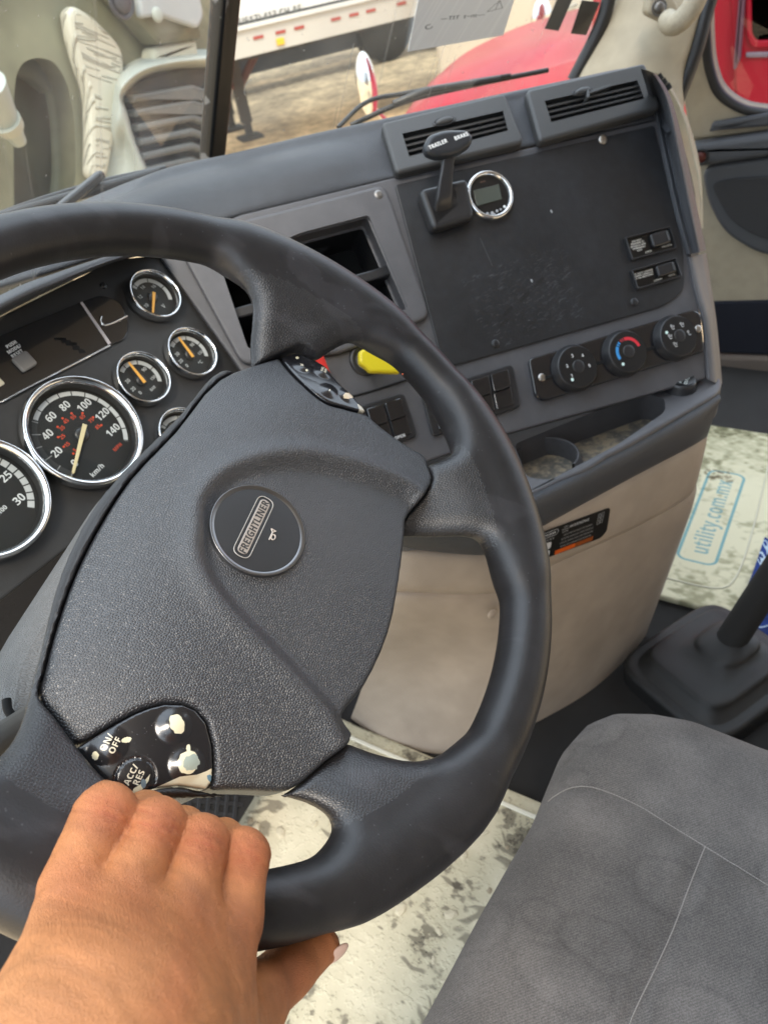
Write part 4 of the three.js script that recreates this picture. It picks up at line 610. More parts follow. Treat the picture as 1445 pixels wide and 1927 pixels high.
// ---------------------------------------------------------------- hand
{
  const J = (x, y, z) => { const p = loc(FW, x, y, z); return V3(p.x, p.y, z); };
  const wrist = J(205, 2010, 0.086);
  const fingers = [ // knuckle, middle joint, then down the inside of the rim and under it
    { m: J(440, 1738, 0.034), p: J(456, 1612, 0.024), r: [0.0125, 0.0116, 0.0105, 0.0095], c: [J(318, 2010, 0.07), 0.021] },
    { m: J(345, 1716, 0.042), p: J(374, 1590, 0.027), r: [0.0138, 0.0122, 0.011, 0.0098], c: [J(250, 2010, 0.08), 0.023] },
    { m: J(232, 1692, 0.043), p: J(294, 1558, 0.027), r: [0.0138, 0.0122, 0.011, 0.0096], c: [J(172, 2010, 0.086), 0.024] },
    { m: J(138, 1668, 0.036), p: J(199, 1538, 0.024), r: [0.0132, 0.0132, 0.011, 0.0092], c: [J(92, 2010, 0.08), 0.021] },
  ].map((f) => { const n = f.p.clone().setZ(0).normalize(); f.a = f.p.clone().sub(f.m).setZ(0).normalize(); f.b = f.m.clone().lerp(f.c[0], 0.2); f.d = f.p.clone().addScaledVector(n, -0.008).setZ(-0.006); f.t = f.p.clone().addScaledVector(n, 0.008).setZ(-0.03); return f; });
  const th = [J(372, 1970, 0.045), J(446, 1912, 0.0), J(540, 1828, -0.012), J(606, 1781, -0.016)];
  const core = [fingers[1].m.clone().setZ(0.026), wrist.clone().setZ(0.055)], arm = J(140, 2300, 0.12);
  const f = (x, y, z) => {
    const p = { x, y, z };
    let palm = 1;
    for (const g of fingers) palm = smin(palm, cone(p, g.b, g.c[0], g.r[0] + 0.0003, g.c[1] - 0.002), 0.015);
    palm = smin(palm, cone(p, core[0], core[1], 0.009, 0.026), 0.026);
    palm = smin(palm, cone(p, th[0], th[1], 0.02, 0.0165), 0.022);
    palm = smin(palm, cone(p, wrist, arm, 0.034, 0.036), 0.03);
    let d = 1;
    for (const g of fingers) { let q = smin(cone(p, g.m, g.p, g.r[0], g.r[1]), cone(p, g.p, g.d, g.r[1] * 0.98, g.r[2]), 0.006); q = smin(q, cone(p, g.d, g.t, g.r[2], g.r[3]), 0.005); d = smin(d, smin(palm, q, 0.0055), 0.0012); }
    let t = smin(cone(p, th[1], th[2], 0.015, 0.0122), cone(p, th[2], th[3], 0.0124, 0.0092), 0.006);
    d = Math.min(d, smin(palm, t, 0.016));
    // low tendons and knuckles on the back of the hand
    for (const g of fingers) { const px = x - g.p.x, py = y - g.p.y, s = px * g.a.x + py * g.a.y, kp = Math.exp(-(s * s) / 0.00005) * (z > g.p.z - 0.004 ? 1 : 0) * (px * px + py * py < 0.0004 ? 1 : 0); d += 0.0002 * kp * Math.cos(s * 2600); const kd = Math.hypot(x - g.m.x, y - g.m.y, z - g.m.z - 0.004); d -= 0.003 * Math.exp(-(kd * kd) / 0.00008); }
    return d + (d < 0.004 ? 0.0009 * (fbm((x + 1) * 130, (y + 1) * 130 + z * 90, 9999, 3, 2) - 0.5) : 0);
  };
  const lo = [-0.34, -0.16, -0.045], hi = [-0.15, 0.06, 0.135], g = net(f, lo, hi, 0.0017);
  // skin: warm base with redder knuckles and finger ends, fine mottling
  const pos = g.attributes.position, nor = g.attributes.normal, col = new Float32Array(pos.count * 3), uv = g.attributes.uv;
  for (let i = 0; i < pos.count; i++) {
    const x = pos.getX(i), y = pos.getY(i), z = pos.getZ(i); let red = 0;
    for (const q of fingers) { red = Math.max(red, 0.55 * Math.exp(-((x - q.m.x) ** 2 + (y - q.m.y) ** 2) / 0.0003), 0.9 * Math.exp(-((x - q.p.x) ** 2 + (y - q.p.y) ** 2) / 0.00022)); }
    { const a = fingers[1], b = fingers[2], t = clamp((x - a.m.x) / (wrist.x - a.m.x)), yy = lerp((a.m.y + b.m.y) / 2 - 0.006, wrist.y, t); red = Math.max(red, 0.5 * Math.exp(-(((y - yy) / 0.009) ** 2)) * sstep(0, 0.2, t) * sstep(1, 0.5, t)); }
    red = Math.max(red, 0.7 * Math.exp(-((x - th[2].x) ** 2 + (y - th[2].y) ** 2) / 0.0003), 0.5 * Math.exp(-((x - th[3].x) ** 2 + (y - th[3].y) ** 2) / 0.0003));
    for (const q of fingers) { const s = (x - q.p.x) * q.a.x + (y - q.p.y) * q.a.y, r2 = (x - q.p.x) ** 2 + (y - q.p.y) ** 2; if (r2 < 0.0003) red += 0.3 * Math.max(0, Math.cos(s * 2600 + Math.PI)) ** 3 * Math.exp(-(s * s) / 0.00006); }
    const n = fbm((x + 1) * 90, (y + 1) * 90 + z * 40, 999, 5, 4) - 0.5, m = fbm((x + 1) * 420, (y + 1) * 420 + z * 300, 4999, 9, 2) - 0.5, k = 1 + 0.4 * n + 0.26 * m;
    col[i * 3] = lerp(0.49, 0.37, red) * k; col[i * 3 + 1] = lerp(0.2, 0.108, red) * k; col[i * 3 + 2] = lerp(0.072, 0.04, red) * k;
    uv.setXY(i, x + 0.3 * z, y);
  }
  g.setAttribute('color', new THREE.BufferAttribute(col, 3));
  const pores = texture(512, (u, v) => 0.5 * (1 - Math.abs(2 * fbm(u * 34, v * 34, 34, 121, 3) - 1)) + 0.5 * fbm(u * 80, v * 80, 80, 131, 2));
  const hand = thing(FW, 'hand', 'left hand gripping the lower left of the wheel rim, thumb underneath', 'hand');
  part(hand, 'skin', g, M(0xffffff, 0.46, { vertexColors: true, ...grain(pores, 0.016, 0.0006), sheen: 0.2, sheenRoughness: 0.5, sheenColor: lin(0.9, 0.5, 0.35) }));
  const tip = th[3], dir = th[3].clone().sub(th[2]).normalize(), side = J(626, 1790, -0.012).sub(J(604, 1768, -0.012)).normalize(), nn = dir.clone().cross(side).normalize(); if (nn.z < 0) nn.negate();
  const nail = new THREE.SphereGeometry(1, 20, 12).scale(0.0072, 0.0052, 0.0016), up = nn.clone().multiplyScalar(0.55).addScaledVector(side, 0.83).normalize(), w = up.clone().cross(dir).normalize();
  nail.applyMatrix4(new THREE.Matrix4().makeBasis(dir, w, up).setPosition(tip.clone().addScaledVector(dir, 0.001).addScaledVector(up, 0.0082)));
  part(hand, 'thumbnail', nail, M([0.66, 0.46, 0.38], 0.28));
}

// ---------------------------------------------------------------- seat, mats, shifter, cloth, pedals
{
  const base = { ...level(1.2), o: V3(-0.62, 1.2, -0.2) }, o = thing({ o: base.o, u: V3(1, 0, 0), v: V3(0, 1, 0), n: V3(0, 0, 1) }, 'driver_seat', 'grey woven fabric driver seat cushion with pale stitched seams', 'seat');
  const H = 1.65, F = level(H), q = (l) => l.map(([x, y]) => { const p = loc(F, x, y); return [p.x, -p.y]; });
  const edge = q([[620, 2150], [744, 1927], [886, 1672], [990, 1498], [1020, 1426], [1046, 1366], [1090, 1318], [1148, 1296], [1230, 1297], [1312, 1311], [1450, 1362]]);
  const outline = [...edge, [-0.38, 0.1], [-0.9, 0.1], [-0.9, -0.43]];
  const l1 = q([[1030, 1482], [1080, 1480], [1130, 1490], [1200, 1520], [1260, 1557], [1325, 1597], [1445, 1672], [1560, 1740]]), l2 = q([[1325, 1597], [1300, 1660], [1262, 1760], [1230, 1830], [1196, 1900], [1160, 1990]]);
  const segs = (l) => (x, z) => { let d = 1; for (let i = 1; i < l.length; i++) { const [ax, ay] = l[i - 1], [bx, by] = l[i], t = clamp(((x - ax) * (bx - ax) + (z - ay) * (by - ay)) / ((bx - ax) ** 2 + (by - ay) ** 2)); d = Math.min(d, Math.hypot(x - ax - t * (bx - ax), z - ay - t * (by - ay))); } return d; };
  const s1 = segs(l1), s2 = segs(l2);
  const top = (x, z) => { const d = polyDist(outline, x, z), e = Math.max(0, 0.055 + Math.min(0, d + 0.0) * 1); const s = Math.min(s1(x, z), s2(x, z)); return H + 0.006 - 0.03 * clamp(e / 0.055) ** 3 - 0.0035 * Math.exp(-((s / 0.006) ** 2)) + 0.003 * (fbm((x + 2) * 9, (z + 2) * 9, 99, 4, 2) - 0.5); };
  const g = net((x, y, z, p) => smax(smax(p.d, z - p.h, 0.05), H - 0.15 - z, 0.03), [-0.92, -0.14, H - 0.17], [-0.34, 0.5, H + 0.03], 0.006, { plan: (x, y) => ({ d: polyDist(outline, x, -y), h: top(x, -y) }) });
  const toY = new THREE.Matrix4().makeRotationX(-Math.PI / 2), local = (g2) => g2.applyMatrix4(toY).translate(-base.o.x, -base.o.y, -base.o.z);
  const twill = texture(512, (u, v) => { const a = Math.sin((u * 64 + v * 64) * 2 * Math.PI), b = hash(u * 256, v * 256, 4); return 0.5 + 0.35 * a + 0.3 * (b - 0.5); });
  const stains = texture(768, (u, v) => { let k = 0.92 + 0.42 * (fbm(u * 10, v * 10, 10, 141, 5) - 0.5); for (let i = 0; i < 34; i++) { const cx = hash(i, 1, 6), cy = hash(i, 2, 6), r = 0.016 + 0.034 * hash(i, 3, 6), dx = Math.min(Math.abs(u - cx), 1 - Math.abs(u - cx)), dy = Math.min(Math.abs(v - cy), 1 - Math.abs(v - cy)), d = Math.hypot(dx, dy * 0.7) * (1 + 0.9 * (fbm(u * 14, v * 14, 14, 151, 3) - 0.5)); k += -0.06 * Math.exp(-(((d - r) / 0.005) ** 2)) + (d < r ? 0.025 : 0); } const w = 0.07 * Math.sin((u * 180 + v * 180) * 2 * Math.PI) + 0.26 * (hash(u * 1024, v * 1024, 8) - 0.5); k += w; return [0.45 * k, 0.43 * k, 0.415 * k]; }, true);
  part(o, 'seat_cushion', local(g), M(0xffffff, 0.9, { map: sized(stains, 0.42), ...grain(twill, 0.05, 0.0005), sheen: 0.5, sheenRoughness: 0.5, sheenColor: lin(0.25, 0.24, 0.24) }));
  const thread = M([0.25, 0.23, 0.21], 0.8), yTop = (x, z) => { const d = polyDist(outline, x, z), f = (y) => smax(smax(d, y - top(x, z), 0.05), H - 0.15 - y, 0.03); let a = H + 0.03; for (let i = 0; i < 80 && f(a) > 0; i++) a -= 0.0007; return a; };
  for (const l of [l1, l2]) { const c = new THREE.CatmullRomCurve3(l.map(([x, z]) => V3(x, 0, z))), n = 90, list = []; const P = (t) => { const p = c.getPointAt(t); return V3(p.x, yTop(p.x, p.z) + 0.0012, p.z).sub(base.o); }; for (let i = 0; i < n; i++) list.push(rod(P((i + 0.08) / n), P((i + 0.92) / n), 0.0005, 0.0005, 5)); tag(part(o, 'stitching', merge(list), thread), null, null, null, 'stuff'); }
  part(o, 'seat_base', new RoundedBoxGeometry(0.42, 0.24, 0.4, 3, 0.03).translate(0, 0.12, 0.1), MAT.black);
}
const mudTex = (s) => texture(768, (u, v) => { const a = fbm(u * 6, v * 6, 6, s, 4), b = fbm(u * 40, v * 26, 26, s + 7, 3), c = fbm(u * 110, v * 130, 130, s + 11, 2), f = fbm(u * 18 + 3 * a, v * 6, 6, s + 31, 3), k = sstep(0.56, 0.66, b * 0.5 + a * 0.5), m = Math.max(sstep(0.64, 0.76, c * 0.55 + a * 0.45), sstep(0.66, 0.74, f)), w = 1 - 0.3 * (a - 0.35); const base = [0.745 * w, 0.705 * w, 0.61 * (w - 0.04 * a)], mud = [0.33, 0.3, 0.25]; return base.map((x, i) => lerp(x, mud[i], clamp(0.6 * k + 0.55 * m))); }, true);
{
  const F = { ...level(1.2), o: V3(-0.62, 1.2, -0.6) }, o = thing(F, 'floor_mat', 'cream floor mat caked with dried mud under the steering wheel', 'floor mat');
  const t = mudTex(161), lumps = texture(512, (u, v) => { const a = fbm(u * 14, v * 14, 14, 171, 4), b = fbm(u * 60, v * 50, 50, 181, 3); return 0.5 * sstep(0.4, 0.75, a) + 0.6 * sstep(0.5, 0.75, b); });
  part(o, 'mat', slab(roundShape(box2(0.596, 0.8, 0.0, 0.0), 0.02), 0, 0.012, 0.004, 3), M(0xffffff, 0.85, { map: sized(t, 0.34), bumpMap: sized(lumps, 0.3), bumpScale: 0.001 }));
  const rib = new THREE.Shape(P2([[0.27, -0.37], [0.276, -0.37], [0.276, 0.37], [0.27, 0.37]])); part(o, 'mat_rib', slab(rib, 0.011, 0.0145, 0.001), M([0.66, 0.62, 0.5], 0.85));
  for (let i = 0; i < 60; i++) { const x = 0.02 + 0.24 * rnd(), y = 0.28 - 0.5 * rnd(); part(o, 'mud_crumb', new THREE.IcosahedronGeometry(0.003 + 0.006 * rnd() * rnd(), 0).scale(1, 1 + rnd(), 0.5).rotateZ(rnd() * 3).translate(x, y, 0.0125), rnd() > 0.6 ? M([0.3, 0.24, 0.16], 0.95) : M([0.48, 0.42, 0.3], 0.95)); }
}
{
  const F = { ...level(1.2), o: V3(0.4, 1.2, -0.44) }, o = thing(F, 'floor_mat', 'cream floor mat with a blue printed web address in a rounded frame, passenger side', 'floor mat');
  const art = canvasTexture(1400, 700, (c, w, h) => {
    const im = c.createImageData(w, h);
    for (let y = 0; y < h; y++) for (let x = 0; x < w; x++) { const a = fbm(x / 150, y / 150, 99, 191, 4), b = fbm(x / 26, y / 26, 99, 201, 2), d = sstep(0.5, 0.75, a * 0.6 + b * 0.4) * 0.35 + sstep(0.62, 0.95, x / w) * 0.25 * b * 2, i = (y * w + x) * 4; im.data[i] = 210 * (1 - d * 0.8); im.data[i + 1] = 203 * (1 - d * 0.8); im.data[i + 2] = 172 * (1 - d * 0.95); im.data[i + 3] = 255; }
    c.putImageData(im, 0, 0);
    c.strokeStyle = 'rgba(60,130,152,.62)'; c.lineWidth = 11; c.beginPath(); c.roundRect(w * 0.19, h * 0.53, w * 0.51, h * 0.195, 36); c.stroke();
    c.fillStyle = 'rgba(74,132,150,.55)'; c.font = 'bold 84px sans-serif'; c.textBaseline = 'middle'; c.textAlign = 'center'; c.setTransform(1.0, 0, 0, 1.05, w * 0.442, h * 0.63); c.fillText('utility.com.mx', 0, 0); c.setTransform(1, 0, 0, 1, 0, 0);
    for (let i = 0; i < 26; i++) { c.fillStyle = `rgba(74,62,40,${0.15 + 0.4 * rnd()})`; c.beginPath(); c.ellipse(w * (0.64 + 0.07 * rnd()), h * (0.5 + 0.16 * rnd()), 5 + 14 * rnd(), 4 + 9 * rnd(), rnd() * 3, 0, 7); c.fill(); }
  });
  const W2 = 0.55, D2 = 0.34, g = slab(roundShape(box2(W2, D2, 0, 0), 0.035), 0, 0.014, 0.005, 3), uv = g.attributes.uv, p = g.attributes.position; for (let i = 0; i < uv.count; i++) uv.setXY(i, p.getX(i) / W2 + 0.5, p.getY(i) / D2 + 0.5);
  part(o, 'mat', g, print(art, 0.75, grain(FINE, 0.2, 0.0008)));
  const groove = [[W2 * 0.5, -0.112], [-0.21, -0.112], [-0.228, -0.095], [-0.228, D2 * 0.5]]; part(o, 'mat_rib', tube(groove.map(([x, y]) => V3(x * 0.98, y * 0.98, 0.014)), 0.002, 60, 6), M([0.55, 0.52, 0.4], 0.8));
}
{
  const c = V3(-0.012, 1.2, -0.318), o = thing({ o: c, u: V3(1, 0, 0), v: V3(0, 1, 0), n: V3(0, 0, 1) }, 'gear_shifter', 'dark rubber gear shifter boot on the floor with a thick leaning lever', 'gear shifter');
  const ring = (y, w, d, x0 = 0, z0 = 0, k = 5.5) => Array.from({ length: 41 }, (_, i) => { const a = (i / 40) * 2 * Math.PI, e = (v) => Math.sign(v) * Math.pow(Math.abs(v), 2 / k); const x = w * e(Math.cos(a)), z = d * e(Math.sin(a)), r = 0.5; return V3(x0 + x * Math.cos(r) - z * Math.sin(r), y, z0 + x * Math.sin(r) + z * Math.cos(r)); });
  part(o, 'boot', loft([ring(0.0000, 0.1110, 0.0979), ring(0.0279, 0.1129, 0.0988), ring(0.0368, 0.1082, 0.0941), ring(0.0376, 0.0979, 0.0838), ring(0.0391, 0.0941, 0.0800), ring(0.0474, 0.0866, 0.0734, 0.004), ring(0.0558, 0.0828, 0.0697, 0.006), ring(0.0581, 0.0753, 0.0631, 0.008), ring(0.0591, 0.0564, 0.0470, 0.016, 0.006), ring(0.0636, 0.0470, 0.0395, 0.022, 0.01, 3), ring(0.0703, 0.0414, 0.0357, 0.026, 0.012, 3), ring(0.0748, 0.0320, 0.0301, 0.03, 0.014, 2.4), ring(0.0781, 0.0226, 0.0226, 0.032, 0.016, 2)], 64, 64), MAT.rubber);
  part(o, 'lever', rod(V3(0.03, 0.068, 0.014), atY(1500, 1010, 1.46).sub(c), 0.0225, 0.02, 24), M([0.016, 0.015, 0.014], 0.75, grain(FINE, 0.04, 0.0004)));
}
{
  const c = atY(1400, 1130, 1.21), o = thing({ o: c, u: V3(1, 0, 0), v: V3(0, 1, 0), n: V3(0, 0, 1) }, 'cloth', 'crumpled bright blue cloth with a white pattern lying behind the shifter lever', 'cloth');
  const rows = [[[1336, 1186], [1332, 1204], [1344, 1216], [1378, 1224], [1420, 1222]], [[1352, 1168], [1372, 1180], [1390, 1192], [1412, 1200], [1440, 1205]], [[1385, 1140], [1400, 1150], [1418, 1160], [1436, 1168], [1460, 1172]], [[1412, 1086], [1426, 1096], [1442, 1106], [1462, 1114], [1486, 1120]], [[1438, 1010], [1456, 1020], [1474, 1030], [1492, 1040], [1512, 1046]]].map((r, j) => r.map(([x, y], i) => atY(x, y, 1.212 + 0.014 * hash(i, j, 77) + (i > 0 && i < 4 ? 0.012 : 0)).sub(c)));
  const t = texture(256, (u, v) => { const a = fbm(u * 6, v * 6, 6, 211, 4), b = Math.abs(fbm(u * 5 + 0.4, v * 5, 5, 221, 3) - 0.5), w = b < 0.035 && u < 0.35 ? 1 : 0, k = 0.8 + 0.5 * (a - 0.5); return w ? [0.78, 0.85, 0.9] : [0.1 * k, 0.26 * k, 0.62 * k]; }, true);
  part(o, 'fabric', loft(rows, 40, 40), M(0xffffff, 0.9, { map: sized(t, 0.22), ...grain(FINE, 0.04, 0.001) }));
}
{
  const F = { ...level(1.2), o: atY(400, 1520, 1.3) }, o = thing(frame(F.o, V3(0.05, 0.75, 0.6)), 'brake_pedal', 'black ribbed brake pedal seen below the wheel pad beside the hand', 'pedal');
  part(o, 'pad', slab(roundShape(box2(0.1, 0.085), 0.008), -0.01, 0, 0.002), MAT.rubber);
  for (let i = 0; i < 6; i++) part(o, 'rib', new RoundedBoxGeometry(0.09, 0.006, 0.005, 2, 0.001).rotateZ(0.5).translate(0, -0.036 + i * 0.0145, 0.001), MAT.black);
  for (let i = 0; i < 6; i++) part(o, 'rib', new RoundedBoxGeometry(0.006, 0.078, 0.005, 2, 0.001).rotateZ(0.5).translate(-0.04 + i * 0.016, 0, 0.0005), MAT.black);
  part(o, 'arm', rod(V3(0, 0.03, -0.012), V3(0, 0.2, -0.05), 0.011), MAT.satin);
}

// ---------------------------------------------------------------- windshield, pillar, door
const postA = atX(398, 298, 0), postB = atX(428, -60, 0);
{
  const o = thing({ o: postA, u: V3(1, 0, 0), v: V3(0, 1, 0), n: V3(0, 0, 1) }, 'windshield', 'dusty two-piece truck windshield with a black rubber centre post', 'windshield');
  const L = (p) => p.clone().sub(postA), d = postB.clone().sub(postA).normalize();
  const lowR = V3(0.95, 1.8, -0.86), lowL = V3(-0.95, 1.8, -0.86), foot = postA.clone().addScaledVector(d, -0.14), head = postA.clone().addScaledVector(d, 0.42);
  const pane = (a, c) => { const e = [a, c, c.clone().addScaledVector(d, 0.6), head], g = new THREE.BufferGeometry(), P = [L(foot), L(c), L(c.clone().addScaledVector(d, 0.56)), L(head)]; g.setAttribute('position', new THREE.Float32BufferAttribute(P.flatMap((p) => [p.x, p.y, p.z]), 3)); g.setAttribute('uv', new THREE.Float32BufferAttribute([0, 0, 1, 0, 1, 1, 0, 1], 2)); g.setIndex([0, 1, 2, 0, 2, 3]); g.computeVertexNormals(); return g; };
  part(o, 'pane', pane(foot, lowR), MAT.dusty); part(o, 'pane', pane(foot, lowL), MAT.dusty);
  const m = new THREE.Matrix4().makeBasis(V3(1, 0, 0), d, V3(1, 0, 0).cross(d)), post = slab(roundShape(P2([[-0.017, -0.14], [0.017, -0.14], [0.017, 0.42], [-0.017, 0.42]]), 0.003), -0.01, 0.012, 0.004, 3).applyMatrix4(m);
  const dusty = texture(256, (u, v) => { const a = fbm(u * 12, v * 12, 12, 231, 4), k = a > 0.62 && v > 0.3 ? 0.4 : 0.02; return [k, k, k]; }, true);
  part(o, 'centre_post', post, M(0xffffff, 0.35, { map: sized(dusty, 0.5) }));
  const bead = slab(roundShape(P2([[0.0175, -0.14], [0.02, -0.14], [0.02, 0.42], [0.0175, 0.42]]), 0.001), 0.002, 0.009, 0.001).applyMatrix4(m); part(o, 'post_bead', bead, MAT.black);
  // rubber along the right edge of the pane
  part(o, 'edge_rubber', tube([at(1078, 152, 1.72), at(1100, 110, 1.72), at(1122, 66, 1.72), at(1138, 24, 1.72), at(1150, -30, 1.72)].map(L), 0.013, 40, 10), MAT.black);
}
const FG = (() => { const d = postB.clone().sub(postA).normalize(), e = V3(0.95, -0.17, 0.2); return frame(postA, e.cross(d).negate().z > 0 ? e.clone() : e.clone().negate(), d); })();
{
  // paper and two dark labels stuck to the inside of the right pane
  const a = V3(0.95, 1.8, -0.86).sub(postA.clone().addScaledVector(postB.clone().sub(postA).normalize(), -0.14)), d = postB.clone().sub(postA).normalize(), n = a.clone().cross(d).normalize(); if (n.z < 0) n.negate();
  const F = frame(postA.clone().addScaledVector(n, 0.004), n, d);
  const sheetOf = (name, label, category, px, mat, group) => { const c = px.reduce((s, p) => [s[0] + p[0] / px.length, s[1] + p[1] / px.length], [0, 0]), G = move(F, ...c), o = thing(G, name, label, category, group), g = slab(roundShape(px.map(([x, y]) => loc(G, x, y)), 0.002), 0, 0.0009, 0.0002, 1); g.computeBoundingBox(); const b = g.boundingBox; for (let i = 0; i < g.attributes.uv.count; i++) g.attributes.uv.setXY(i, (g.attributes.position.getX(i) - b.min.x) / (b.max.x - b.min.x), (g.attributes.position.getY(i) - b.min.y) / (b.max.y - b.min.y)); part(o, 'sheet', g, mat); return o; };
  const paper = canvasTexture(512, 512, (c) => { c.fillStyle = '#dcdfe2'; c.fillRect(0, 0, 512, 512); for (let i = 0; i < 14; i++) { c.strokeStyle = 'rgba(235,238,240,.6)'; c.lineWidth = 2 + 8 * rnd(); c.beginPath(); const x = 512 * rnd(); c.moveTo(x, 130); c.lineTo(x - 60 - 60 * rnd(), 500); c.stroke(); } c.strokeStyle = '#555a60'; c.lineWidth = 5; c.beginPath(); c.arc(90, 340, 16, 0, 5); c.stroke(); lines(c, ['—TIT  t~m~~'], 250, 290, 38, 40, '#70757a'); c.lineWidth = 3; c.beginPath(); c.moveTo(370, 270); c.lineTo(420, 190); c.lineTo(450, 250); c.lineTo(370, 270); c.moveTo(420, 190); c.lineTo(412, 260); c.stroke(); });
  sheetOf('paper_sheet', 'crumpled pale grey paper sheet with faint drawing taped to the windshield', 'paper', [[792, -30], [982, -50], [946, 66], [767, 97]], M(0xffffff, 0.7, { map: paper }));
  sheetOf('windshield_label', 'dark grey label on the windshield, left one of the pair', 'label', [[1050, -8], [1078, -6], [1050, 58], [1024, 54]], M([0.07, 0.07, 0.07], 0.5), 'dark labels stuck on the windshield');
  sheetOf('windshield_label', 'dark grey label on the windshield, right one of the pair nearest the pillar', 'label', [[1094, 0], [1128, 4], [1102, 66], [1073, 63]], M([0.07, 0.07, 0.07], 0.5), 'dark labels stuck on the windshield');
}
// wipers outside the glass
function wiper(label, px, d0, d1) {
  const c = at(...px[0], d0), o = thing({ o: c, u: V3(1, 0, 0), v: V3(0, 1, 0), n: V3(0, 0, 1) }, 'wiper', label, 'wiper', 'windshield wipers');
  const P = (i) => at(...px[i], lerp(d0, d1, i / (px.length - 1))).sub(c), all = px.map((_, i) => P(i));
  part(o, 'arm', tube(all.map((p) => p.clone()), 0.004, 40, 8), MAT.satin); return { o, P, c };
}
{
  const a = wiper('thin black wiper with bent arm outside the right windshield pane', [[636, 240], [690, 192], [760, 176], [860, 158], [960, 142]], 1.45, 1.6), L = (x, y, d) => at(x, y, d).sub(a.c);
  part(a.o, 'blade', tube([L(660, 236, 1.5), L(760, 192, 1.52), L(900, 158, 1.58), L(1030, 132, 1.66)], 0.0045, 30, 8), MAT.black);
  part(a.o, 'blade_holder', tube([L(740, 196, 1.49), L(800, 172, 1.5), L(870, 160, 1.54), L(940, 148, 1.57)], 0.006, 24, 8), MAT.satin);
  const b = wiper('black wiper lying along the foot of the left windshield pane', [[-30, 414], [90, 372], [200, 340], [312, 316]], 1.2, 1.3), L2 = (x, y, d) => at(x, y, d).sub(b.c);
  part(b.o, 'blade', tube([L2(-40, 424, 1.19), L2(90, 384, 1.22), L2(200, 352, 1.25), L2(300, 324, 1.28)], 0.008, 30, 8), MAT.black);
  part(b.o, 'blade_holder', new RoundedBoxGeometry(0.1, 0.012, 0.014, 3, 0.004).rotateZ(0.2).translate(...L2(150, 362, 1.22).toArray()), MAT.satin);
}
{
  const o = thing({ o: V3(0.9, 1.7, -0.8), u: V3(1, 0, 0), v: V3(0, 1, 0), n: V3(0, 0, 1) }, 'pillar_trim', 'beige moulded trim of the passenger windshield pillar with a grab handle', 'pillar trim'), L = (l) => l.map(([x, y, d]) => at(x, y, d).sub(V3(0.9, 1.7, -0.8)));
  part(o, 'trim', loft([L([[1168, -60, 1.8], [1146, 20, 1.78], [1120, 80, 1.76], [1088, 142, 1.74], [1070, 190, 1.72]]), L([[1178, -60, 1.74], [1158, 20, 1.72], [1132, 82, 1.7], [1102, 142, 1.68], [1090, 190, 1.66]]), L([[1250, -60, 1.7], [1230, 20, 1.68], [1206, 84, 1.66], [1180, 146, 1.64], [1170, 230, 1.62]]), L([[1345, -60, 1.72], [1320, 10, 1.7], [1300, 84, 1.69], [1280, 150, 1.68], [1276, 260, 1.66]]), L([[1352, -60, 1.8], [1326, 10, 1.78], [1306, 84, 1.77], [1286, 156, 1.76], [1284, 260, 1.74]])], 30, 30), MAT.trim);
  part(o, 'lower_trim', loft([L([[1225, 136, 1.66], [1262, 200, 1.64], [1290, 290, 1.62], [1306, 360, 1.6], [1316, 430, 1.6]]), L([[1240, 140, 1.6], [1280, 205, 1.58], [1304, 290, 1.57], [1316, 350, 1.56], [1320, 430, 1.56]]), L([[1262, 158, 1.64], [1292, 220, 1.63], [1312, 290, 1.62], [1320, 350, 1.6], [1322, 430, 1.6]])], 24, 16), MAT.trim);
  part(o, 'defrost_outlet', merge([0, 1, 2].map((i) => rod(L([[1238 + i * 8, 140 + i * 9, 1.57]])[0], L([[1244 + i * 8, 150 + i * 9, 1.57]])[0], 0.005, 0.005, 8))), MAT.void);
  part(o, 'door_seal', tube(L([[1352, -60, 1.72], [1328, 20, 1.71], [1310, 90, 1.7], [1284, 160, 1.7], [1272, 190, 1.7]]), 0.014, 30, 10), MAT.black);
  const hz = 1.58, hd = part(o, 'grab_handle', tube(L([[1256, 38, hz], [1262, 46, hz - 0.02], [1276, 42, hz - 0.035], [1296, 22, hz - 0.04], [1312, -10, hz - 0.04], [1330, -70, hz - 0.03]]), 0.017, 40, 14), MAT.trim);
  const q = at(1238, 14, 1.6), F = frame(q, CAM.clone().sub(q).add(V3(0, 0, 0.6))), mt = slab(roundShape([[1222, -14], [1262, -16], [1280, 24], [1262, 50], [1240, 38], [1214, 26]].map(([x, y]) => loc(F, x, y)), 0.01), -0.03, 0.004, 0.006, 3); mt.applyMatrix4(new THREE.Matrix4().makeBasis(F.u, F.v, F.n).setPosition(F.o.clone().sub(V3(0.9, 1.7, -0.8)))); part(hd, 'handle_mount', mt, MAT.trim);
  const s = new THREE.Mesh(merge([dome(0.009, 0.005), lathe([[0.013, 0.0008], [0.012, 0.0015], [0.0095, 0.0002]])]), MAT.dull); s.name = 'screw'; s.castShadow = true; hd.add(s); here(s, out(F, 0, 0, 0.004).sub(V3(0.9, 1.7, -0.8)), quat(F));
}
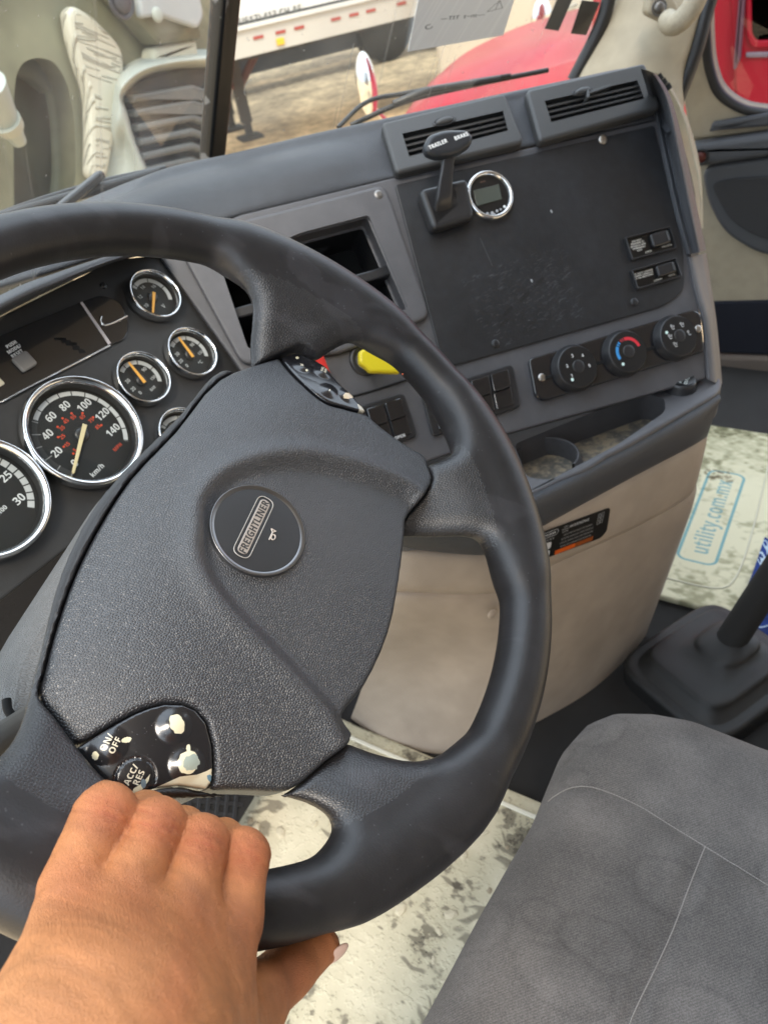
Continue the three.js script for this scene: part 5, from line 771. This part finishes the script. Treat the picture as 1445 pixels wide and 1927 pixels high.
{
  const o = thing(FD, 'cab_door', 'beige passenger door with rounded window, grey armrest panel and dark blue pocket', 'door'), q = (l, r, K, off = 0) => sight(FD, l, r, off, K);
  const winPx = [[1345, -120], [1338, 20], [1342, 110], [1358, 165], [1400, 196], [1470, 204], [1620, 190], [1640, -120]];
  const up = q([[1318, -140], [1300, 60], [1284, 170], [1300, 262], [1500, 236], [1700, 200], [1700, -140]], 0.01); up.holes.push(q(winPx, [0.01, 0.06, 0.06, 0.07, 0.07, 0.05, 0.05, 0.01], THREE.Path));
  part(o, 'upper_trim', slab(up, -0.03, 0.012, 0.008, 3), MAT.trim);
  const gk = q([[1322, -140], [1318, 20], [1324, 118], [1344, 180], [1394, 212], [1470, 220], [1640, 206], [1660, -140]], [0.01, 0.06, 0.06, 0.08, 0.08, 0.06, 0.05, 0.01]); gk.holes.push(q(winPx.map(([x, y]) => [x, y]), [0.01, 0.06, 0.06, 0.07, 0.07, 0.05, 0.05, 0.01], THREE.Path));
  part(o, 'window_seal', slab(gk, 0.004, 0.022, 0.006, 3), MAT.black);
  part(o, 'pane', new THREE.ShapeGeometry(q(winPx, 0.03)).translate(0, 0, -0.01), MAT.tinted);
  part(o, 'ledge', slab(q([[1338, 242], [1345, 224], [1500, 196], [1500, 226], [1346, 240]], 0.004), 0.01, 0.03, 0.006, 2), MAT.doorGrey);
  part(o, 'armrest', slab(q([[1304, 262], [1500, 232], [1500, 276], [1320, 303], [1312, 300]], 0.012), 0.0, 0.05, 0.014, 4), MAT.doorGrey);
  part(o, 'speaker_panel', slab(q([[1322, 306], [1500, 280], [1500, 478], [1430, 470], [1366, 430], [1334, 372]], 0.04), 0.0, 0.03, 0.01, 3), MAT.doorGrey);
  part(o, 'speaker_mesh', slab(q([[1342, 336], [1380, 326], [1500, 318], [1500, 446], [1430, 436], [1378, 404]], 0.03), 0.03, 0.034, 0.003, 2), M([0.05, 0.05, 0.053], 0.8, grain(PEBBLE, 0.03, 0.0008)));
  part(o, 'lower_trim', slab(q([[1300, 260], [1500, 230], [1500, 580], [1320, 580]], 0.01), -0.04, 0.002, 0.004), MAT.trim);
  part(o, 'pocket', slab(q([[1330, 566], [1500, 562], [1500, 668], [1330, 660]], 0.008), -0.03, 0.01, 0.006, 3), M([0.012, 0.014, 0.026], 0.95, grain(FINE, 0.03, 0.002)));
  part(o, 'kick_panel', slab(q([[1330, 664], [1500, 668], [1500, 790], [1330, 778]], 0.01), -0.03, 0.02, 0.008, 3), M([0.2, 0.16, 0.13], 0.8, grain(PEBBLE, 0.04, 0.0008)));
  const b = loc(FD, 1328, 282); part(o, 'lock_button', dome(0.011, 0.006).translate(b.x, b.y, 0.05), M([0.08, 0.012, 0.008], 0.4)); part(o, 'button_ring', lathe([[0.017, 0.048], [0.016, 0.053], [0.012, 0.05]]).translate(b.x, b.y, 0), MAT.black);
}

// ---------------------------------------------------------------- the yard seen through the glass
{
  const z = -2.5, F = frame(V3(-0.4, 0, z), V3(0, 0, 1)), o = thing(F, 'open_hood', 'cream fibreglass truck hood tilted open ahead, its moulded inside facing the left windshield pane', 'hood');
  const S = (l, r = 0.02, off = 0, K) => sight(F, l, r, off, K), cream = [0.6, 0.58, 0.44];
  const mott = (s, a, b) => texture(512, (u, v) => { const n = fbm(u * 5, v * 5, 5, s, 5), m = sstep(0.45, 0.75, fbm(u * 9, v * 4, 4, s + 3, 4)); const k = 0.85 + 0.4 * (n - 0.5); return a.map((x, i) => lerp(x, b[i], m * 0.6) * k); }, true);
  const fib = M(0xffffff, 0.55, { map: sized(mott(241, [0.52, 0.52, 0.42], [0.42, 0.42, 0.33]), 0.9) }), old = M(0xffffff, 0.7, { map: sized(mott(251, [0.43, 0.42, 0.35], [0.38, 0.31, 0.22]), 1.1) }), dark = M([0.12, 0.125, 0.11], 0.7), pale = M([0.36, 0.39, 0.35], 0.5);
  const body = S([[-260, -140], [410, -140], [420, 460], [-260, 560]]); body.holes.push(S([[16, 420], [14, 190], [20, 130], [36, 102], [70, 92], [108, 104], [136, 150], [150, 220], [154, 330], [140, 420]], 0.05, 0, THREE.Path));
  part(o, 'shell', slab(body, -0.12, 0, 0.02, 3), fib);
  part(o, 'wheel_arch', slab(S([[-40, 460], [-40, 60], [190, 60], [200, 460]]), -0.32, -0.16, 0.01), old);
  part(o, 'arch_roof', slab(S([[14, 190], [22, 120], [40, 98], [72, 88], [112, 102], [140, 150], [142, 176], [100, 140], [60, 132], [34, 160]], 0.03), -0.2, -0.1, 0.02, 3), dark);
  part(o, 'lower_face', slab(S([[-260, 420], [-10, 400], [150, 380], [160, 560], [-260, 700]]), -0.14, -0.04, 0.02), old);
  // wrinkled foil patch
  const foil = canvasTexture(512, 512, (c) => { c.fillStyle = '#666'; c.fillRect(0, 0, 512, 512); for (let i = 0; i < 170; i++) { const x = 620 * rnd() - 100, y = 620 * rnd() - 100, l = 50 + 150 * rnd(), t = 0.45 + 0.35 * (rnd() - 0.5); c.strokeStyle = `rgba(255,255,255,${0.35 + 0.6 * rnd()})`; c.lineWidth = 1.5 + 2.5 * rnd(); c.beginPath(); c.moveTo(x, y); c.quadraticCurveTo(x + l * 0.5, y + l * 0.5 * t + 8 * rnd(), x + l, y + l * t); c.stroke(); } }); foil.wrapS = foil.wrapT = THREE.RepeatWrapping; foil.colorSpace = THREE.NoColorSpace;
  part(o, 'foil_patch', slab(S([[108, 24], [120, 12], [150, 26], [196, 70], [216, 100], [218, 150], [204, 210], [198, 270], [184, 342], [150, 336], [152, 270], [150, 180], [128, 120], [112, 60]], 0.03), 0.0, 0.05, 0.02, 3), M([0.52, 0.5, 0.4], 0.45, { bumpMap: sized(foil, 0.55), bumpScale: 0.02 }));
  part(o, 'duct_box', slab(S([[150, -40], [262, 88], [345, 78], [345, 62], [300, -60]], 0.02), 0.0, 0.1, 0.03, 3), fib);
  part(o, 'duct_face', slab(S([[262, 92], [345, 74], [352, 118], [262, 124]], 0.02), 0.0, 0.07, 0.02, 3), M([0.5, 0.49, 0.38], 0.6));
  part(o, 'bracket', slab(S([[206, -30], [214, 42], [250, 36], [324, 60], [334, 34], [318, -30]], 0.02), 0.1, 0.13, 0.01, 2), M([0.36, 0.38, 0.38], 0.5));
  { const b = loc(F, 228, 2, 0.13), b2 = loc(F, 296, 28, 0.13); part(o, 'bolt', merge([dome(0.035, 0.02).translate(b.x, b.y, 0.13), lathe([[0.05, 0], [0.045, 0.01], [0.034, 0]]).translate(b.x, b.y, 0.13)]), M([0.05, 0.05, 0.06], 0.5)); part(o, 'bolt', dome(0.022, 0.012).translate(b2.x, b2.y, 0.13), pale); }
  // pale rolled flange and the dark louvres behind it
  const P = (x, y, z2) => { const p = loc(F, x, y, z2); return V3(p.x, p.y, z2); };
  const lip = (l) => l.map(([x, y, z2]) => P(x, y, z2));
  part(o, 'fender_lip', loft([
    lip([[404, 92, 0], [330, 96, 0], [256, 112, 0], [214, 150, 0], [204, 196, 0], [200, 240, 0], [194, 290, 0], [186, 350, 0]]),
    lip([[404, 98, 0.06], [330, 104, 0.06], [262, 118, 0.06], [224, 148, 0.06], [212, 194, 0.05], [210, 238, 0.05], [212, 288, 0.03], [212, 350, 0.02]]),
    lip([[404, 106, 0.1], [330, 112, 0.1], [268, 126, 0.1], [230, 154, 0.1], [220, 182, 0.08], [222, 232, 0.09], [236, 280, 0.05], [240, 350, 0.05]]),
    lip([[404, 116, 0.09], [330, 120, 0.1], [272, 134, 0.11], [238, 160, 0.11], [226, 184, 0.1], [236, 214, 0.1], [250, 268, 0.1], [284, 346, 0.1]]),
    lip([[404, 126, 0.03], [330, 130, 0.03], [278, 142, 0.03], [246, 166, 0.03], [234, 188, 0.02], [242, 216, 0.02], [258, 268, 0.02], [292, 346, 0.02]]),
  ], 50, 26), pale);
  part(o, 'louvre_back', slab(S([[230, 160], [400, 110], [400, 340], [270, 340]], 0.02), -0.06, 0.03, 0.01), M([0.045, 0.048, 0.045], 0.8));
  for (let i = 0; i < 6; i++) { const y = 166 + i * 27, k = i * 5; part(o, 'louvre', slab(S([[238 + k, y + 14], [330, y - 2], [352, y - 6], [412, y + 16], [412, y + 30], [352, y + 9], [330, y + 13], [240 + k, y + 28]], 0.006, 0.05), 0.02, 0.085, 0.012, 3), M([0.1, 0.105, 0.1], 0.6)); }
  part(o, 'cone', rod(P(-30, 160, 0.16), P(38, 268, 0.1), 0.06, 0.02, 20), pale); part(o, 'cone_band', rod(P(10, 226, 0.13), P(20, 240, 0.12), 0.044, 0.04, 20), M([0.4, 0.4, 0.33], 0.6));
  part(o, 'hood_frame', new THREE.BoxGeometry(0.3, 1.4, 0.1).translate(-0.2, 0.6, -0.35), dark);
}
{
  const a = atY(430, 116, 1.1), b = atY(782, 30, 1.1), u = b.clone().sub(a).setY(0).normalize(), n = u.clone().cross(V3(0, 1, 0)); if (n.dot(CAM.clone().sub(a)) < 0) n.negate();
  const F = frame(V3((a.x + b.x) / 2, 0, (a.z + b.z) / 2), n), o = thing(F, 'cargo_trailer', 'long white box trailer with red reflector dashes, landing leg down on the sand', 'trailer');
  const wob = texture(512, (u2, v2) => { const k = 0.95 + 0.12 * (fbm(u2 * 6, v2 * 3, 3, 281, 4) - 0.5); return [0.9 * k, 0.89 * k, 0.86 * k]; }, true);
  const white = M(0xffffff, 0.5, { map: sized(wob, 4) });
  part(o, 'box', new THREE.BoxGeometry(13, 2.9, 2.5).translate(2.0, 1.42 + 1.45, -1.27), white);
  for (let i = 0; i < 26; i++) part(o, 'panel_joint', new THREE.BoxGeometry(0.03, 2.85, 0.012).translate(-4.2 + i * 0.5, 2.87, -0.016), white);
  part(o, 'bottom_rail', new THREE.BoxGeometry(13, 0.26, 0.1).translate(2.0, 1.23, -0.05), M([0.5, 0.48, 0.43], 0.5));
  part(o, 'rail_lip', new THREE.BoxGeometry(13, 0.04, 0.05).translate(2.0, 1.375, 0.012), M([0.6, 0.6, 0.57], 0.5));
  const q = (x, y) => loc(F, x, y);
  for (const [x, y] of [[488, 79], [530, 71], [565, 64], [634, 51], [668, 45], [700, 39], [757, 28]]) { const p = q(x, y); part(o, 'reflector', new RoundedBoxGeometry(0.12, 0.03, 0.01, 2, 0.003).translate(p.x, 1.255, 0.008), M([0.36, 0.06, 0.045], 0.4)); }
  const y1 = q(530, 92); part(o, 'marker_lamp', new RoundedBoxGeometry(0.09, 0.07, 0.03, 2, 0.01).translate(y1.x, 1.17, 0.012), M([0.7, 0.45, 0.03], 0.4));
  const w0 = q(494, 48); part(o, 'lettering', glyphs('5-7/617) 413 CH AS', 0.07, 0.004).translate(w0.x + 0.06, 1.42, 0.002), M([0.12, 0.12, 0.11], 0.7));
  const red = M([0.13, 0.06, 0.055], 0.8), lg = q(520, 180), Lx = lg.x;
  for (const dz of [-1.5, -2.3]) part(o, 'landing_leg', merge([new THREE.BoxGeometry(0.13, 0.9, 0.13).translate(Lx, 0.65, dz), new THREE.BoxGeometry(0.09, 0.5, 0.09).translate(Lx, 0.3, dz), new THREE.BoxGeometry(0.3, 0.04, 0.3).translate(Lx, 0.02, dz)]), M([0.07, 0.06, 0.055], 0.8));
  for (const s of [-1, 1]) part(o, 'leg_brace', rod(V3(Lx + s * 0.55, 1.15, -1.5), V3(Lx, 0.6, -1.5), 0.05), red);
  part(o, 'crossmember', new THREE.BoxGeometry(11, 0.16, 0.14).translate(2, 1.05, -0.9), M([0.05, 0.05, 0.05], 0.8));
  for (const k of [4.6, 5.8]) for (const dz of [-0.35, -2.1]) part(o, 'wheel', new THREE.CylinderGeometry(0.5, 0.5, 0.28, 32).rotateX(Math.PI / 2).translate(k, 0.5, dz), MAT.rubber);
  // a dark tank lorry row beyond
  const o2 = thing({ ...F, o: out(F, 0, 0, -4.4) }, 'tank_trailer', 'dark grey tank trailer standing in the shade beyond the white box trailer', 'trailer');
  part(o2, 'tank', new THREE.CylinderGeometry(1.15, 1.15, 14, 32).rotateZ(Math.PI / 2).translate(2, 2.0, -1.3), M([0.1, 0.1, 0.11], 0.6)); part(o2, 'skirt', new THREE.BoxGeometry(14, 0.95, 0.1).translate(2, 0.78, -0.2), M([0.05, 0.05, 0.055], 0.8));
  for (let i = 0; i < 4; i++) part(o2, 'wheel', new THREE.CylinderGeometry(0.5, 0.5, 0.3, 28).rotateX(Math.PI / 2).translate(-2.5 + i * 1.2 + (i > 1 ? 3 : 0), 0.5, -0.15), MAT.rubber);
}
{
  const base = V3(4.4, 0, -1.5), o = thing({ o: base, u: V3(1, 0, 0), v: V3(0, 1, 0), n: V3(0, 0, 1) }, 'red_truck', 'glossy red truck parked alongside, sloping hood ahead, cab door in the side window', 'truck');
  const red = M([0.34, 0.004, 0.018], 0.45, { clearcoat: 0.25, clearcoatRoughness: 0.12, specularIntensity: 0.5 }), L = (p) => p.sub(base), X = (l, x) => l.map(([a, b]) => L(atX(a, b, x)));
  // hood: rows across from the fender to past the ridge; points run from the nose to the cowl
  const ridge = X([[772, 214], [800, 172], [834, 134], [900, 100], [964, 75], [1060, 48], [1150, 18]], 4.2);
  const shoulder = X([[752, 236], [782, 204], [828, 176], [900, 160], [980, 148], [1070, 122], [1140, 104]], 3.55);
  const low = shoulder.map((p) => p.clone().add(V3(-0.16, -0.16, 0))), low2 = shoulder.map((p) => p.clone().add(V3(-0.2, -0.6, 0))), low3 = shoulder.map((p) => p.clone().add(V3(-0.16, -1.0, 0)));
  const r2 = ridge.map((p) => p.clone().add(V3(0.5, 0.02, 0))), far = ridge.map((p) => p.clone().add(V3(1.1, -0.25, 0))), far2 = ridge.map((p) => p.clone().add(V3(1.2, -1.0, 0)));
  const mid = ridge.map((p, i) => p.clone().lerp(shoulder[i], 0.5).add(V3(0, 0.03, 0)));
  part(o, 'hood', loft([low3, low2, low, shoulder, shoulder.map((p, i) => p.clone().lerp(mid[i], 0.25).add(V3(0, -0.01, 0))), mid, ridge, r2, far, far2], 50, 60), red);
  const cz = ridge[6].z; part(o, 'cab', new RoundedBoxGeometry(2.3, 2.0, 2.4, 5, 0.12).translate(0.35, 1.95, cz + 1.25), red);
  const FR = frame(V3(3.6, 1.7, -0.5), V3(-1, 0, 0)), q = (l, r, K) => sight(FR, l, r, 0, K), put = (g) => g.applyMatrix4(new THREE.Matrix4().makeBasis(FR.u, FR.v, FR.n).setPosition(FR.o.clone().sub(base)));
  const door = part(o, 'door', put(slab(q([[1372, -60], [1384, 150], [1392, 260], [1560, 260], [1560, -100]], 0.03), -0.01, 0.02, 0.01, 3)), red);
  part(door, 'window_frame', put(slab((() => { const s = q([[1404, -80], [1406, 66], [1416, 88], [1560, 80], [1560, -100]], 0.06); s.holes.push(q([[1414, -80], [1416, 60], [1424, 74], [1560, 66], [1560, -90]], 0.05, THREE.Path)); return s; })(), 0.018, 0.036, 0.006, 2)), red);
  part(door, 'pane', put(slab(q([[1410, -80], [1412, 62], [1422, 78], [1560, 70], [1560, -90]], 0.05), 0.014, 0.02, 0.002)), M([0.02, 0.02, 0.03], 0.1));
  part(door, 'moulding', put(slab(q([[1404, 96], [1560, 92], [1560, 104], [1404, 106]], 0.01), 0.016, 0.034, 0.006)), M([0.2, 0.18, 0.2], 0.4));
  part(o, 'grab_rail', put(slab(q([[1398, -60], [1410, -60], [1398, 104], [1386, 128], [1384, 112]], 0.01), 0.04, 0.07, 0.01, 2)), M([0.12, 0.06, 0.08], 0.4));
  part(o, 'cab_step', new THREE.BoxGeometry(0.4, 0.7, 1.6).translate(-0.6, 0.6, cz + 1.3), MAT.satin);
  // hood mirror on its stalk
  const mc = L(atX(690, 160, 3.3)), mirror = part(o, 'hood_mirror', new THREE.SphereGeometry(1, 32, 20).scale(0.085, 0.17, 0.06).rotateY(0.6).translate(mc.x, mc.y, mc.z), MAT.chrome);
  part(mirror, 'mirror_stalk', rod(mc.clone().add(V3(0, -0.1, 0)), L(atX(740, 240, 3.5)), 0.014), MAT.chrome);
  for (const [k, z] of [[-0.8, ridge[0].z + 0.7], [-0.8, cz + 2.2]]) part(o, 'wheel', new THREE.CylinderGeometry(0.5, 0.5, 0.3, 32).rotateZ(Math.PI / 2).translate(k, 0.5, z), MAT.rubber);
  const o3 = thing({ o: V3(7.6, 0, -2.8), u: V3(1, 0, 0), v: V3(0, 1, 0), n: V3(0, 0, 1) }, 'tan_truck', 'pale tan truck with a round chrome mirror far behind the red hood', 'truck'), c3 = V3(7.6, 0, -2.8), tan = M([0.52, 0.46, 0.36], 0.5);
  const bx = (x, y, d) => at(x, y, d).sub(c3), A = bx(990, 30, 9.6);
  part(o3, 'cab', new RoundedBoxGeometry(1.8, 1.9, 1.6, 4, 0.12).translate(A.x + 1.0, A.y + 0.25, A.z - 0.4), tan); part(o3, 'hood', new RoundedBoxGeometry(1.6, 0.9, 1.4, 4, 0.12).translate(A.x + 0.9, A.y - 0.7, A.z + 0.9), tan); part(o3, 'grille', new THREE.BoxGeometry(0.05, 0.5, 0.9).translate(A.x + 0.08, A.y - 0.6, A.z + 0.9), MAT.satin);
  part(o3, 'wheel', new THREE.CylinderGeometry(0.45, 0.45, 0.3, 28).rotateX(Math.PI / 2).translate(A.x + 0.9, -A.y * 0 + 0.45 , A.z + 1.5), MAT.rubber);
  const m3 = bx(1019, 36, 8.4); part(o3, 'mirror', new THREE.SphereGeometry(1, 24, 16).scale(0.1, 0.17, 0.06).rotateY(-0.8).translate(m3.x, m3.y, m3.z), MAT.chrome); part(o3, 'mirror_arm', rod(m3.clone(), V3(A.x + 0.4, m3.y - 0.1, A.z + 0.4), 0.02), MAT.chrome);
}
renderer.render(scene, camera);
